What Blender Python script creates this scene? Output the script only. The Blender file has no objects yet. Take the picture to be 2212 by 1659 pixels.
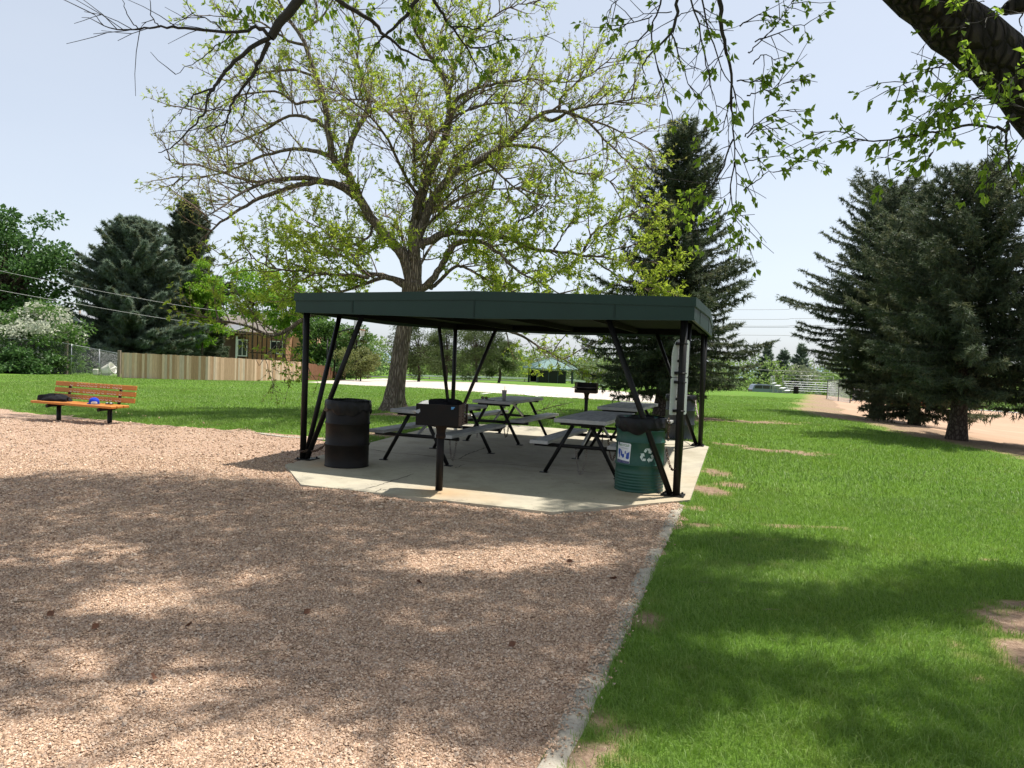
import bpy, math, random
import numpy as np
from mathutils import Vector, Matrix, Quaternion
random.seed(7); rng = np.random.default_rng(7)
scene = bpy.context.scene
COL = scene.collection
R = math.radians

# ------------------------------------------------------------------ camera
PW, PH, FL = 2212.0, 1659.0, 1661.0          # photo grid used for surveying
PITCH, ROLL, EYE = R(2.25), R(2.2), 1.6
_fw = Vector((0, math.cos(PITCH), -math.sin(PITCH)))
_r0 = Vector((1, 0, 0)); _u0 = _r0.cross(_fw)
_rt = math.cos(ROLL)*_r0 + math.sin(ROLL)*_u0
_up = -math.sin(ROLL)*_r0 + math.cos(ROLL)*_u0
EYEP = Vector((0, 0, EYE))
cam_d = bpy.data.cameras.new('camera'); cam = bpy.data.objects.new('camera', cam_d); COL.objects.link(cam)
cam_d.sensor_width = 36; cam_d.lens = FL/PW*36; cam_d.clip_end = 9000; cam_d.clip_start = 0.05
m3 = Matrix((_rt, _up, -_fw)).transposed()
cam.matrix_world = Matrix.Translation(EYEP) @ m3.to_4x4()
scene.camera = cam

def ray(px, py):
    return _fw + _rt*((px-PW/2)/FL) + _up*((PH/2-py)/FL)
def at(px, py, Y):
    d = ray(px, py); return EYEP + d*(Y/d.y)
def proj(p):
    d = Vector(p)-EYEP; z = d.dot(_fw)
    if z < 0.05: return (-9e3, -9e3)
    return (PW/2+FL*d.dot(_rt)/z, PH/2-FL*d.dot(_up)/z)

# ------------------------------------------------------------------ terrain
def sp(x, k=1.0):                             # soft ramp
    x = np.asarray(x, float)/k
    return k*(np.maximum(x, 0)+np.log1p(np.exp(-np.abs(x))))
def sstep(x): 
    x = np.clip(x, 0, 1); return x*x*(3-2*x)
def edge_d(x, y):                             # metres past the lawn's edge towards the ball field
    y = np.asarray(y, float); return x-(8.9+0.095*(y-10)+0.30*np.maximum(y-30, 0)+0.25*np.sin(y*0.9))
def terr(x, y):
    x = np.asarray(x, float); y = np.asarray(y, float)
    z = -0.022*sp(np.minimum(y, 140)-22, 2.0)-0.018*np.maximum(y-140, 0)
    z = z-0.0095*sp(np.minimum(y, 140)-60, 3.0)
    z = z-0.20*sstep((-x-3)/8)
    z = z-1.15*sstep((edge_d(x, y)+0.5)/15)
    z = z-0.055*np.minimum(sp(y-104, 2.0), 40)*sstep((x-10)/10)
    return z
def th(x, y): return float(terr(x, y))
def gnd(px, py):
    d = ray(px, py); t = 1.0
    for _ in range(4000):
        p = EYEP+d*t
        if p.z <= th(p.x, p.y): break
        t *= 1.003
    return Vector((p.x, p.y, th(p.x, p.y)))

# ------------------------------------------------------------------ mesh builder
class MB:
    def __init__(s): s.v=[]; s.f=[]; s.m=[]; s.sm=[]
    def add(s, vs, fs, mi=0, smooth=False, M=None):
        b=len(s.v)
        if M is not None: vs=[M@Vector(v) for v in vs]
        s.v.extend([tuple(v) for v in vs])
        for f in fs: s.f.append(tuple(i+b for i in f)); s.m.append(mi); s.sm.append(smooth)
        return s
    def box(s, c, d, mi=0, M=None, bev=0.0):
        x,y,z=d[0]/2,d[1]/2,d[2]/2; c=Vector(c)
        if bev<=0:
            vs=[c+Vector((a*x,b*y,e*z)) for a in(-1,1) for b in(-1,1) for e in(-1,1)]
            fs=[(0,1,3,2),(4,6,7,5),(0,4,5,1),(2,3,7,6),(0,2,6,4),(1,5,7,3)]
            return s.add(vs,fs,mi,False,M)
        b=min(bev,x*.9,y*.9,z*.9); vs=[]; idx={}
        for a in(-1,1):
            for bb in(-1,1):
                for e in(-1,1):
                    for k in range(3):
                        q=[x,y,z]; 
                        for j in range(3):
                            if j!=k: q[j]-=b
                        idx[(a,bb,e,k)]=len(vs); vs.append(c+Vector((a*q[0],bb*q[1],e*q[2])))
        fs=[]
        for k in range(3):
            o=[j for j in range(3) if j!=k]
            for sg in(-1,1):
                def key(p,q):
                    t=[0,0,0]; t[k]=sg; t[o[0]]=p; t[o[1]]=q; return idx[(t[0],t[1],t[2],k)]
                f=[key(-1,-1),key(1,-1),key(1,1),key(-1,1)]
                fs.append(f)
        for k in range(3):                     # edge chamfers along axis k
            o=[j for j in range(3) if j!=k]
            for p in(-1,1):
                for q in(-1,1):
                    def key(e,kk):
                        t=[0,0,0]; t[k]=e; t[o[0]]=p; t[o[1]]=q; return idx[(t[0],t[1],t[2],kk)]
                    fs.append([key(-1,o[0]),key(1,o[0]),key(1,o[1]),key(-1,o[1])])
        for a in(-1,1):
            for bb in(-1,1):
                for e in(-1,1): fs.append([idx[(a,bb,e,0)],idx[(a,bb,e,1)],idx[(a,bb,e,2)]])
        out=[]
        for f in fs:                            # orient outward
            n=(vs[f[1]]-vs[f[0]]).cross(vs[f[2]]-vs[f[0]]); mid=sum((vs[i] for i in f),Vector())/len(f)-c
            out.append(f if n.dot(mid)>0 else f[::-1])
        return s.add(vs,out,mi,False,M)
    def beam(s, a, b, w, h, mi=0, up=(0,0,1), bev=0.0):
        a=Vector(a); b=Vector(b); d=b-a; L=d.length; d.normalize()
        upv=Vector(up)
        if abs(d.dot(upv))>.98: upv=Vector((0,1,0))
        x=d; y=upv.cross(x).normalized(); z=x.cross(y)
        M=Matrix.Translation((a+b)/2)@Matrix((x,y,z)).transposed().to_4x4()
        return s.box((0,0,0),(L,w,h),mi,M,bev)
    def tube(s, pts, rad, n=6, mi=0, cap=True, smooth=True):
        pts=[Vector(p) for p in pts]; k=len(pts)
        if not hasattr(rad,'__len__'): rad=[rad]*k
        t=(pts[1]-pts[0]).normalized(); ref=Vector((0,0,1)) if abs(t.z)<.9 else Vector((1,0,0))
        u=t.cross(ref).normalized(); b=len(s.v); cs=[(math.cos(2*math.pi*i/n),math.sin(2*math.pi*i/n)) for i in range(n)]
        for i in range(k):
            if i==0: t=pts[1]-pts[0]
            elif i==k-1: t=pts[-1]-pts[-2]
            else: t=pts[i+1]-pts[i-1]
            if t.length<1e-9: t=Vector((0,0,1))
            t.normalize(); u=(u-t*u.dot(t))
            if u.length<1e-6: u=t.orthogonal()
            u.normalize(); w=t.cross(u); p=pts[i]; r=rad[i]
            for c,q in cs:
                o=u*(c*r)+w*(q*r); s.v.append((p.x+o.x,p.y+o.y,p.z+o.z))
        for i in range(k-1):
            for j in range(n):
                j2=(j+1)%n
                s.f.append((b+i*n+j,b+i*n+j2,b+(i+1)*n+j2,b+(i+1)*n+j)); s.m.append(mi); s.sm.append(smooth)
        if cap:
            s.f.append(tuple(b+j for j in range(n))[::-1]); s.m.append(mi); s.sm.append(False)
            s.f.append(tuple(b+(k-1)*n+j for j in range(n))); s.m.append(mi); s.sm.append(False)
        return s
    def lathe(s, prof, n=32, mi=0, c=(0,0,0), smooth=True, cap0=False, cap1=False, wob=None):
        b=len(s.v); k=len(prof)
        for i,(r,z) in enumerate(prof):
            for j in range(n):
                a=2*math.pi*j/n; rr=r; zz=z
                if wob: rr,zz=wob(r,z,a,i)
                s.v.append((c[0]+rr*math.cos(a),c[1]+rr*math.sin(a),c[2]+zz))
        for i in range(k-1):
            for j in range(n):
                j2=(j+1)%n
                s.f.append((b+i*n+j,b+i*n+j2,b+(i+1)*n+j2,b+(i+1)*n+j)); s.m.append(mi); s.sm.append(smooth)
        if cap0: s.f.append(tuple(b+j for j in range(n))[::-1]); s.m.append(mi); s.sm.append(False)
        if cap1: s.f.append(tuple(b+(k-1)*n+j for j in range(n))); s.m.append(mi); s.sm.append(False)
        return s
    def prism(s, poly, z0, z1, mi=0, M=None):
        n=len(poly); vs=[(x,y,z0) for x,y in poly]+[(x,y,z1) for x,y in poly]
        fs=[tuple(range(n))[::-1],tuple(range(n,2*n))]+[(i,(i+1)%n,(i+1)%n+n,i+n) for i in range(n)]
        return s.add(vs,fs,mi,False,M)
    def build(s, name, mats, parent=None, world=False):
        if not isinstance(mats,(list,tuple)): mats=[mats]
        me=bpy.data.meshes.new(name)
        vs=s.v
        if world and parent is not None:
            L=parent.location; p=parent.parent
            while p is not None: L=L+p.location; p=p.parent
            vs=[(a-L.x,b-L.y,c-L.z) for a,b,c in vs]
        me.from_pydata(vs,[],s.f)
        for m in mats: me.materials.append(m)
        me.polygons.foreach_set('material_index',s.m); me.polygons.foreach_set('use_smooth',s.sm)
        me.update()
        o=bpy.data.objects.new(name,me); COL.objects.link(o)
        if parent is not None: o.parent=parent
        return o

def npmesh(name, V, F, mats, parent=None, smooth=False, midx=None, attr=None, world=True):
    V=np.asarray(V,np.float32).reshape(-1,3); F=np.asarray(F,np.int32); n,k=F.shape
    if world and parent is not None: V=V-np.array(parent.location,np.float32)
    me=bpy.data.meshes.new(name)
    me.vertices.add(len(V)); me.vertices.foreach_set('co',V.ravel())
    me.loops.add(n*k); me.loops.foreach_set('vertex_index',F.ravel())
    me.polygons.add(n); me.polygons.foreach_set('loop_start',np.arange(0,n*k,k,dtype=np.int32))
    if not isinstance(mats,(list,tuple)): mats=[mats]
    for m in mats: me.materials.append(m)
    if midx is not None: me.polygons.foreach_set('material_index',np.asarray(midx,np.int32))
    me.polygons.foreach_set('use_smooth',np.full(n,smooth))
    if attr:
        for nm,val in attr.items():
            a=me.attributes.new(nm,'FLOAT','POINT'); a.data.foreach_set('value',np.asarray(val,np.float32).ravel())
    me.update(calc_edges=True); me.validate()
    o=bpy.data.objects.new(name,me); COL.objects.link(o)
    if parent is not None: o.parent=parent
    return o

def tag(o, label=None, cat=None, group=None, kind=None):
    if label: o['label']=label
    if cat: o['category']=cat
    if group: o['group']=group
    if kind: o['kind']=kind
    return o
def thing(name, label, cat, loc=(0,0,0), rz=0.0, group=None):
    o=bpy.data.objects.new(name,None); COL.objects.link(o); o.location=loc; o.rotation_euler=(0,0,rz)
    o.empty_display_size=0.1
    return tag(o,label,cat,group)
def copy_tree(o, parent=None):
    c=o.copy(); COL.objects.link(c)
    if parent is not None: c.parent=parent
    for ch in list(o.children): copy_tree(ch,c)
    return c

# ------------------------------------------------------------------ materials
class NT:
    def __init__(s,name):
        s.mat=bpy.data.materials.new(name); s.mat.use_nodes=True; s.t=s.mat.node_tree; s.t.nodes.clear()
        s.out=s.n('ShaderNodeOutputMaterial')
    def n(s,ty,**kw):
        nd=s.t.nodes.new(ty)
        for k,v in kw.items():
            if k in('operation','blend_type','data_type','feature','noise_dimensions','wave_type','bands_direction','attribute_name','interpolation','musgrave_type','distance'): setattr(nd,k,v)
            else:
                nd.inputs[k.replace('_',' ')].default_value=v
        return nd
    def l(s,a,b): s.t.links.new(a,b)
    def coord(s,scale=(1,1,1),kind='Object'):
        tc=s.n('ShaderNodeTexCoord'); mp=s.n('ShaderNodeMapping'); mp.inputs['Scale'].default_value=scale
        s.l(tc.outputs[kind],mp.inputs['Vector']); return mp.outputs[0]
    def noise(s,vec,scale,detail=4,rough=.55):
        nd=s.n('ShaderNodeTexNoise',Scale=scale,Detail=detail,Roughness=rough); s.l(vec,nd.inputs['Vector']); return nd.outputs['Fac']
    def ramp(s,fac,stops,interp='LINEAR'):
        nd=s.n('ShaderNodeValToRGB'); e=nd.color_ramp.elements; nd.color_ramp.interpolation=interp
        while len(e)<len(stops): e.new(.5)
        for i,(p,c) in enumerate(stops):
            e[i].position=p; e[i].color=(c[0],c[1],c[2],1) if hasattr(c,'__len__') else (c,c,c,1)
        s.l(fac,nd.inputs['Fac']); return nd.outputs['Color']
    def mix(s,fac,a,b,bt='MIX'):
        nd=s.n('ShaderNodeMix',data_type='RGBA',blend_type=bt)
        for sock,val in((0,fac),(6,a),(7,b)):
            if hasattr(val,'is_linked') : s.l(val,nd.inputs[sock])
            elif sock==0: nd.inputs[0].default_value=val
            else: nd.inputs[sock].default_value=(val[0],val[1],val[2],1)
        return nd.outputs[2]
    def math(s,op,a,b=0.0):
        nd=s.n('ShaderNodeMath',operation=op)
        for i,v in enumerate((a,b)):
            if hasattr(v,'is_linked'): s.l(v,nd.inputs[i])
            else: nd.inputs[i].default_value=v
        return nd.outputs[0]
    def bsdf(s,col,rough=.7,metal=0.0,spec=.5,bump=None,bstr=.3,bdist=.01,coat=0.0):
        b=s.n('ShaderNodeBsdfPrincipled')
        for nm,val in(('Base Color',col),('Roughness',rough),('Metallic',metal),('Specular IOR Level',spec),('Coat Weight',coat)):
            if hasattr(val,'is_linked'): s.l(val,b.inputs[nm])
            else: b.inputs[nm].default_value=(val[0],val[1],val[2],1) if nm=='Base Color' else val
        if bump is not None:
            bp=s.n('ShaderNodeBump',Strength=bstr,Distance=bdist); s.l(bump,bp.inputs['Height']); s.l(bp.outputs[0],b.inputs['Normal'])
        return b
    def done(s,b,sock=0):
        s.l(b.outputs[sock],s.out.inputs['Surface']); return s.mat
def pmat(name,c1,c2=None,scale=8,rough=.6,metal=0.0,spec=.5,bump=.15,bscale=60,bdist=.005,stretch=(1,1,1),c3=None,coat=0.0,rv=0.12):
    t=NT(name); v=t.coord(stretch)
    if c2 is None: c2=tuple(x*.75 for x in c1)
    f=t.noise(v,scale,5,.6)
    stops=[(.3,c1),(.7,c2)] if c3 is None else [(.28,c1),(.5,c2),(.72,c3)]
    col=t.ramp(f,stops)
    bn=t.noise(v,bscale,4,.6)
    r=t.math('ADD',rough-rv/2,t.math('MULTIPLY',t.noise(v,scale*2.3,3),rv))
    return t.done(t.bsdf(col,r,metal,spec,bn if bump>0 else None,bump,bdist,coat))
def leafmat(name,cols,trans=.4,rough=.5,spec=.3,tcol=None):
    t=NT(name); g=t.n('ShaderNodeNewGeometry')
    n=len(cols); col=t.ramp(g.outputs['Random Per Island'],[(i/(n-1) if n>1 else 0,c) for i,c in enumerate(cols)])
    v=t.coord(); f=t.noise(v,.9,2); col=t.mix(t.math('MULTIPLY',f,.45),col,tuple(x*.55 for x in cols[0]))
    b=t.bsdf(col,rough,0,spec)
    tr=t.n('ShaderNodeBsdfTranslucent')
    tm=t.mix(.55,col,tcol or tuple(min(1,x*1.7) for x in cols[-1])); t.l(tm,tr.inputs['Color'])
    ms=t.n('ShaderNodeMixShader'); ms.inputs[0].default_value=trans
    t.l(b.outputs[0],ms.inputs[1]); t.l(tr.outputs[0],ms.inputs[2])
    return t.done(ms)
def barkmat(name,c1,c2,c3,zs=.22,scale=22,bstr=.9,bdist=.03):
    t=NT(name); v=t.coord((1,1,zs))
    wn=t.n('ShaderNodeTexNoise',Scale=5.0,Detail=3.0); t.l(v,wn.inputs['Vector'])
    dv=t.n('ShaderNodeMix',data_type='RGBA',blend_type='LINEAR_LIGHT'); dv.inputs[0].default_value=.05; t.l(v,dv.inputs[6]); t.l(wn.outputs['Color'],dv.inputs[7])
    vo=t.n('ShaderNodeTexVoronoi',Scale=float(scale),feature='DISTANCE_TO_EDGE'); t.l(dv.outputs[2],vo.inputs['Vector'])
    h=t.ramp(vo.outputs['Distance'],[(0,0.0),(.28,1.0)])
    f=t.noise(v,scale*2.2,6,.7); big=t.noise(v,2.2,3)
    col=t.mix(h,c1,t.mix(f,c2,c3)); col=t.mix(t.math('MULTIPLY',big,.35),col,c1)
    hh=t.math('ADD',h,t.math('MULTIPLY',f,.35))
    return t.done(t.bsdf(col,.9,0,.2,hh,bstr,bdist))

M={}
M['black_paint']=pmat('black_paint',(.006,.006,.0065),(.009,.0085,.008),14,.45,0,.22,.12,90,c3=(.005,.005,.0055))
M['drum_black']=pmat('drum_black',(.004,.0038,.0038),(.0065,.005,.0045),5,.46,0,.2,.1,40,c3=(.013,.008,.006))
M['drum_green']=pmat('drum_green',(.010,.060,.042),(.013,.070,.049),6,.45,0,.4,.1,50,c3=(.022,.068,.05))
M['drum_black_sunlit']=pmat('drum_black_sunlit',(.018,.022,.028),(.03,.036,.045),5,.5,0,.5,.1,40)  # black drum; the blue grey of its sunlit side is put into the colour
M['fascia_green']=pmat('fascia_green',(.005,.026,.021),(.006,.030,.024),2.5,.42,0,.35,.04,8,.01,(1,1,1),(.007,.033,.027))
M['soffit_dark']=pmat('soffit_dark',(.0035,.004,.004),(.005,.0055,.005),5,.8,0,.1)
M['roof_top']=pmat('roof_top',(.02,.10,.075),(.03,.12,.09),3,.5)
M['bag_plastic']=pmat('bag_plastic',(.006,.006,.007),(.010,.010,.011),8,.36,0,.2,.5,18,.012,(1,1,.35))
M['alu']=None
def alu():
    t=NT('weathered_planks'); v=t.coord((14,1.1,14)); 
    st=t.noise(v,2.2,6,.65); v2=t.coord(); bl=t.noise(v2,7,4)
    col=t.ramp(st,[(.3,(.20,.20,.196)),(.48,(.40,.40,.39)),(.7,(.60,.60,.59))])
    col=t.mix(t.math('MULTIPLY',bl,.35),col,(.16,.16,.155))
    return t.done(t.bsdf(col,.55,.25,.4,st,.2,.004))
M['alu']=alu()
M['alu_end']=pmat('plank_end_cap',(.42,.42,.42),(.34,.34,.335),20,.45,.3)
M['steel_chain']=pmat('steel_chain',(.30,.28,.26),(.20,.16,.13),30,.45,.8)
M['rust_chain']=pmat('rusty_chain',(.09,.055,.035),(.16,.11,.08),30,.6,.5)
M['sign_back']=pmat('sign_back',(.74,.77,.75),(.66,.69,.67),4,.45,.15,.5,.05,30,.004,(6,6,.8),(.56,.58,.57))
M['white_paint']=pmat('white_paint',(.8,.8,.78),(.72,.72,.7),10,.5)
M['bench_wood']=pmat('bench_wood',(.56,.215,.045),(.47,.17,.03),4,.5,0,.35,.12,40,.003,(1,14,14),(.62,.26,.065))
M['bench_mark']=pmat('bench_mark',(.78,.70,.58),(.72,.62,.5),20,.7)
M['cloth_black']=pmat('cloth_black',(.007,.007,.009),(.013,.013,.016),12,.85,0,.2,.6,30,.02)
M['cloth_grey']=pmat('cloth_grey',(.04,.045,.055),(.06,.065,.075),12,.85,0,.2,.4,60)
M['cap_blue']=pmat('cap_blue',(.012,.055,.50),(.010,.045,.42),30,.8,0,.2,.2,200)
M['lens_dark']=pmat('lens_dark',(.01,.012,.016),None,10,.12,0,.7,0)
M['concrete']=None
def concrete():
    t=NT('slab_concrete'); v=t.coord()
    a=t.noise(v,1.1,6,.62); b=t.noise(v,9,5,.7); c=t.noise(v,70,3,.6)
    col=t.ramp(a,[(.3,(.27,.24,.175)),(.5,(.40,.365,.28)),(.7,(.31,.28,.225))])
    col=t.mix(t.math('MULTIPLY',t.ramp(b,[(.45,0.0),(.7,1.0)]),.35),col,(.24,.22,.18))
    sp_=t.n('ShaderNodeTexVoronoi',Scale=15.0,feature='F1'); t.l(v,sp_.inputs['Vector'])
    spk=t.ramp(sp_.outputs['Distance'],[(.10,1.0),(.19,0.0)]); keep=t.ramp(t.noise(v,3.2,3),[(.5,0.0),(.58,1.0)])
    col=t.mix(t.math('MULTIPLY',t.math('MULTIPLY',spk,keep),.75),col,(.10,.075,.05))
    st=t.n('ShaderNodeAttribute',attribute_name='stain'); col=t.mix(st.outputs['Fac'],col,(.40,.23,.085))
    return t.done(t.bsdf(col,.85,0,.3,t.math('ADD',b,t.math('MULTIPLY',c,.5)),.25,.004))
M['concrete']=concrete()
def kerbmat():
    t=NT('kerb_concrete'); v=t.coord(); a=t.noise(v,2.5,6,.65); b=t.noise(v,60,4,.7)
    col=t.ramp(a,[(.3,(.24,.22,.18)),(.55,(.36,.325,.265)),(.75,(.20,.185,.155))])
    gr=t.ramp(b,[(.38,(.17,.14,.11)),(.55,(.4,.36,.3))]); col=t.mix(.35,col,gr)
    return t.done(t.bsdf(col,.9,0,.2,b,.6,.006))
M['kerb']=kerbmat()
M['court']=pmat('court_concrete',(.47,.415,.36),(.42,.37,.32),.6,.85,0,.2,.1,30,.004,(1,1,1),(.50,.445,.39))
M['court_line']=pmat('court_line',(.8,.8,.78),(.74,.73,.7),3,.7)
def lawnmat():
    t=NT('lawn_soil_and_grass'); v=t.coord()
    d=t.n('ShaderNodeAttribute',attribute_name='dirt').outputs['Fac']
    f1=t.noise(v,.35,4,.6); f2=t.noise(v,5,5,.7); f3=t.noise(v,55,3,.8)
    g=t.ramp(f1,[(.3,(.062,.13,.017)),(.5,(.088,.17,.023)),(.7,(.118,.20,.031))])
    g=t.mix(t.math('MULTIPLY',t.ramp(f2,[(.35,0.0),(.7,1.0)]),.6),g,(.065,.145,.012))
    g=t.mix(t.math('MULTIPLY',t.ramp(f3,[(.35,0.0),(.75,1.0)]),.45),g,(.17,.28,.045))
    so=t.ramp(t.noise(v,22,6,.75),[(.28,(.13,.085,.055)),(.5,(.29,.20,.14)),(.72,(.42,.31,.23))])
    g=t.mix(t.math('MULTIPLY',t.ramp(d,[(.02,0.0),(.45,1.0)]),.8),g,(.27,.235,.10)); col=t.mix(t.ramp(d,[(.25,0.0),(.95,1.0)]),g,so)
    return t.done(t.bsdf(col,.95,0,.1,t.math('ADD',f2,f3),.9,.03))
M['lawn']=lawnmat()
def gravelmat():
    t=NT('pea_gravel'); v=t.coord()
    vo=t.n('ShaderNodeTexVoronoi',Scale=62.0,feature='F1'); t.l(v,vo.inputs['Vector'])
    sep=t.n('ShaderNodeSeparateColor'); t.l(vo.outputs['Color'],sep.inputs[0])
    col=t.ramp(sep.outputs[0],[(0,(.28,.175,.12)),(.3,(.46,.305,.21)),(.6,(.58,.40,.29)),(.85,(.68,.51,.39)),(1,(.36,.29,.24))])
    sh=t.ramp(vo.outputs['Distance'],[(.3,0.0),(.75,1.0)]); col=t.mix(t.math('MULTIPLY',sh,.45),col,(.12,.075,.05))
    big=t.noise(v,.8,4,.6); col=t.mix(t.math('MULTIPLY',big,.25),col,(.30,.19,.13))
    h=t.math('ADD',t.math('MULTIPLY',t.math('SUBTRACT',1.0,vo.outputs['Distance']),1.0),t.math('MULTIPLY',t.noise(v,14,4,.6),1.2))
    return t.done(t.bsdf(col,.9,0,.2,h,1.0,.016))
M['gravel']=gravelmat()
M['chips']=None
def chipmat():
    t=NT('gravel_chip'); g=t.n('ShaderNodeNewGeometry')
    col=t.ramp(g.outputs['Random Per Island'],[(0,(.22,.145,.095)),(.25,(.43,.295,.195)),(.5,(.57,.40,.275)),(.7,(.66,.48,.34)),(.9,(.74,.59,.45)),(1,(.28,.23,.19))])
    v=t.coord(); col=t.mix(t.math('MULTIPLY',t.noise(v,90,3),.4),col,(.22,.14,.10))
    return t.done(t.bsdf(col,.85,0,.25))
M['chips']=chipmat()
M['field']=pmat('infield_dirt',(.40,.275,.19),(.35,.235,.16),.25,.95,0,.1,.3,6,.03,(1,1,1),(.43,.305,.215))
M['asphalt']=pmat('asphalt',(.07,.07,.07),(.05,.05,.05),2,.9)
M['hill']=pmat('hill_haze_blue',(.16,.22,.27),(.19,.25,.29),.004,.95,0,.1,0)  # distance haze painted into the hill colour as pale blue
M['bark_ash']=barkmat('bark_ash',(.10,.078,.06),(.29,.24,.19),(.45,.385,.315),.13,24,1.0,.04)
M['bark_limb']=barkmat('bark_limb',(.035,.026,.02),(.10,.075,.056),(.17,.135,.105),.3,16,.7,.02)
M['bark_dark']=barkmat('bark_dark',(.012,.010,.009),(.035,.028,.024),(.06,.05,.042),.3,14,1.0,.05)
M['bark_spruce']=barkmat('bark_spruce',(.04,.028,.022),(.11,.085,.07),(.17,.14,.115),.5,16,.8,.03)
M['twig']=pmat('twig_wood',(.10,.068,.052),(.16,.11,.085),9,.85)
M['twig_dark']=pmat('twig_wood_dark',(.018,.014,.012),(.03,.024,.02),9,.85)
M['leaf_ash']=leafmat('leaf_ash',[(.19,.28,.03),(.26,.35,.04),(.33,.41,.055),(.40,.46,.07)],.55,.5,.3,(.52,.64,.07))
M['bud_ash']=leafmat('bud_ash',[(.24,.19,.08),(.30,.28,.09),(.33,.36,.09)],.35)
M['leaf_elder']=leafmat('leaf_elder',[(.085,.17,.016),(.125,.225,.022),(.17,.27,.035)],.62,.45,.3,(.44,.62,.06))
M['leaf_maple']=leafmat('leaf_maple',[(.042,.10,.026),(.065,.14,.034),(.09,.18,.044)],.3)
M['leaf_lime']=leafmat('leaf_lime',[(.10,.22,.02),(.16,.30,.025),(.20,.34,.03)],.45)
M['leaf_mid']=leafmat('leaf_mid',[(.045,.11,.022),(.075,.155,.03),(.11,.20,.04)],.35)
M['leaf_olive']=leafmat('leaf_olive',[(.10,.13,.035),(.16,.19,.05),(.24,.25,.09)],.3)
M['blossom']=leafmat('blossom',[(.45,.48,.34),(.58,.60,.46),(.66,.67,.55)],.3)
M['needle_blue']=leafmat('needle_blue',[(.085,.125,.10),(.13,.18,.135),(.21,.27,.19)],.3,.6,.25)
M['needle_dark']=leafmat('needle_dark',[(.044,.068,.044),(.085,.118,.070),(.115,.145,.078)],.22,.6,.25)
M['needle_warm']=leafmat('needle_warm',[(.075,.095,.048),(.11,.13,.062),(.155,.165,.085)],.25,.6,.25)
M['needle_pine']=leafmat('needle_pine',[(.045,.075,.022),(.075,.11,.03),(.11,.145,.045)],.2,.6,.25)
M['grass']=None
def grassmat():
    t=NT('grass_blade'); g=t.n('ShaderNodeNewGeometry'); v=t.coord()
    c=t.ramp(g.outputs['Random Per Island'],[(0,(.095,.175,.024)),(.35,(.14,.245,.034)),(.7,(.185,.295,.048)),(.96,(.24,.33,.07)),(1,(.33,.34,.14))])
    big=t.noise(v,.45,3,.6); c=t.mix(t.math('MULTIPLY',t.ramp(big,[(.4,0.0),(.65,1.0)]),.5),c,(.155,.25,.03))
    pa=t.noise(v,1.1,4,.65); c=t.mix(t.math('MULTIPLY',t.ramp(pa,[(.52,0.0),(.70,1.0)]),.5),c,(.26,.27,.06))
    pb=t.noise(v,.28,3,.6); c=t.mix(t.math('MULTIPLY',t.ramp(pb,[(.45,0.0),(.7,1.0)]),.4),c,(.055,.15,.016))
    b=t.bsdf(c,.6,0,.55); tr=t.n('ShaderNodeBsdfTranslucent'); t.l(t.mix(.4,c,(.22,.42,.03)),tr.inputs['Color'])
    ms=t.n('ShaderNodeMixShader'); ms.inputs[0].default_value=.35; t.l(b.outputs[0],ms.inputs[1]); t.l(tr.outputs[0],ms.inputs[2])
    return t.done(ms)
M['grass']=grassmat()
M['drygrass']=leafmat('dry_grass',[(.36,.29,.15),(.28,.22,.11)],.2)
def fencemat():
    t=NT('cedar_board'); g=t.n('ShaderNodeNewGeometry'); v=t.coord((9,9,.9))
    c=t.ramp(g.outputs['Random Per Island'],[(0,(.34,.20,.11)),(.2,(.66,.43,.27)),(.5,(.74,.53,.37)),(.7,(.46,.29,.17)),(.88,(.80,.64,.48)),(1,(.36,.29,.23))])
    f=t.noise(v,3,5,.65); c=t.mix(t.math('MULTIPLY',t.ramp(f,[(.4,0.0),(.7,1.0)]),.5),c,(.30,.165,.08))
    return t.done(t.bsdf(c,.85,0,.2,f,.3,.004))
M['cedar']=[pmat('cedar_board',c,tuple(x*.72 for x in c),3,.85,0,.2,.3,30,.004,(9,9,.9)) for c in((.66,.44,.30),(.74,.54,.39),(.52,.34,.22),(.60,.47,.36),(.45,.28,.17))]
M['cedar_dark']=pmat('cedar_stained',(.20,.085,.035),(.14,.055,.025),3,.85,stretch=(6,6,.8))
M['post_wood']=pmat('post_wood',(.26,.20,.15),(.17,.13,.10),5,.9,stretch=(5,5,.8))
M['galv']=pmat('galvanised',(.45,.46,.47),(.36,.37,.38),14,.45,.7)
M['dark_green']=pmat('dark_green_metal',(.012,.03,.032),(.016,.036,.038),8,.5)
M['teal_roof']=pmat('teal_roof',(.10,.18,.165),(.09,.165,.15),3,.4,.1)
M['house_tan']=pmat('house_tan',(.36,.19,.10),(.31,.16,.085),2,.85,stretch=(1,1,6))
M['house_brown']=pmat('house_brown',(.12,.065,.045),(.10,.052,.036),2,.85)
M['house_peach']=pmat('house_peach',(.55,.33,.22),(.5,.3,.2),2,.85)
M['shingle']=pmat('shingle',(.19,.165,.145),(.15,.13,.115),6,.9,stretch=(1,1,6))
M['shingle_grey']=pmat('shingle_grey',(.26,.27,.29),(.2,.21,.23),6,.9)
M['glass_dark']=pmat('tinted_glass',(.008,.012,.013),None,3,.2,0,.25,0)
M['glass']=pmat('window_glass',(.02,.025,.03),(.03,.035,.04),2,.1,0,.5,0)
M['car_blue']=pmat('car_paint_blue',(.15,.19,.27),(.14,.175,.25),1,.25,.3,.5,0,coat=.6)
M['car_white']=pmat('car_paint_white',(.7,.7,.7),None,1,.3,0,.5,0,coat=.5)
M['rubber']=pmat('rubber',(.02,.02,.02),None,10,.8)
M['red_wall']=pmat('red_padding',(.40,.075,.03),(.34,.06,.025),2,.8)
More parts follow.
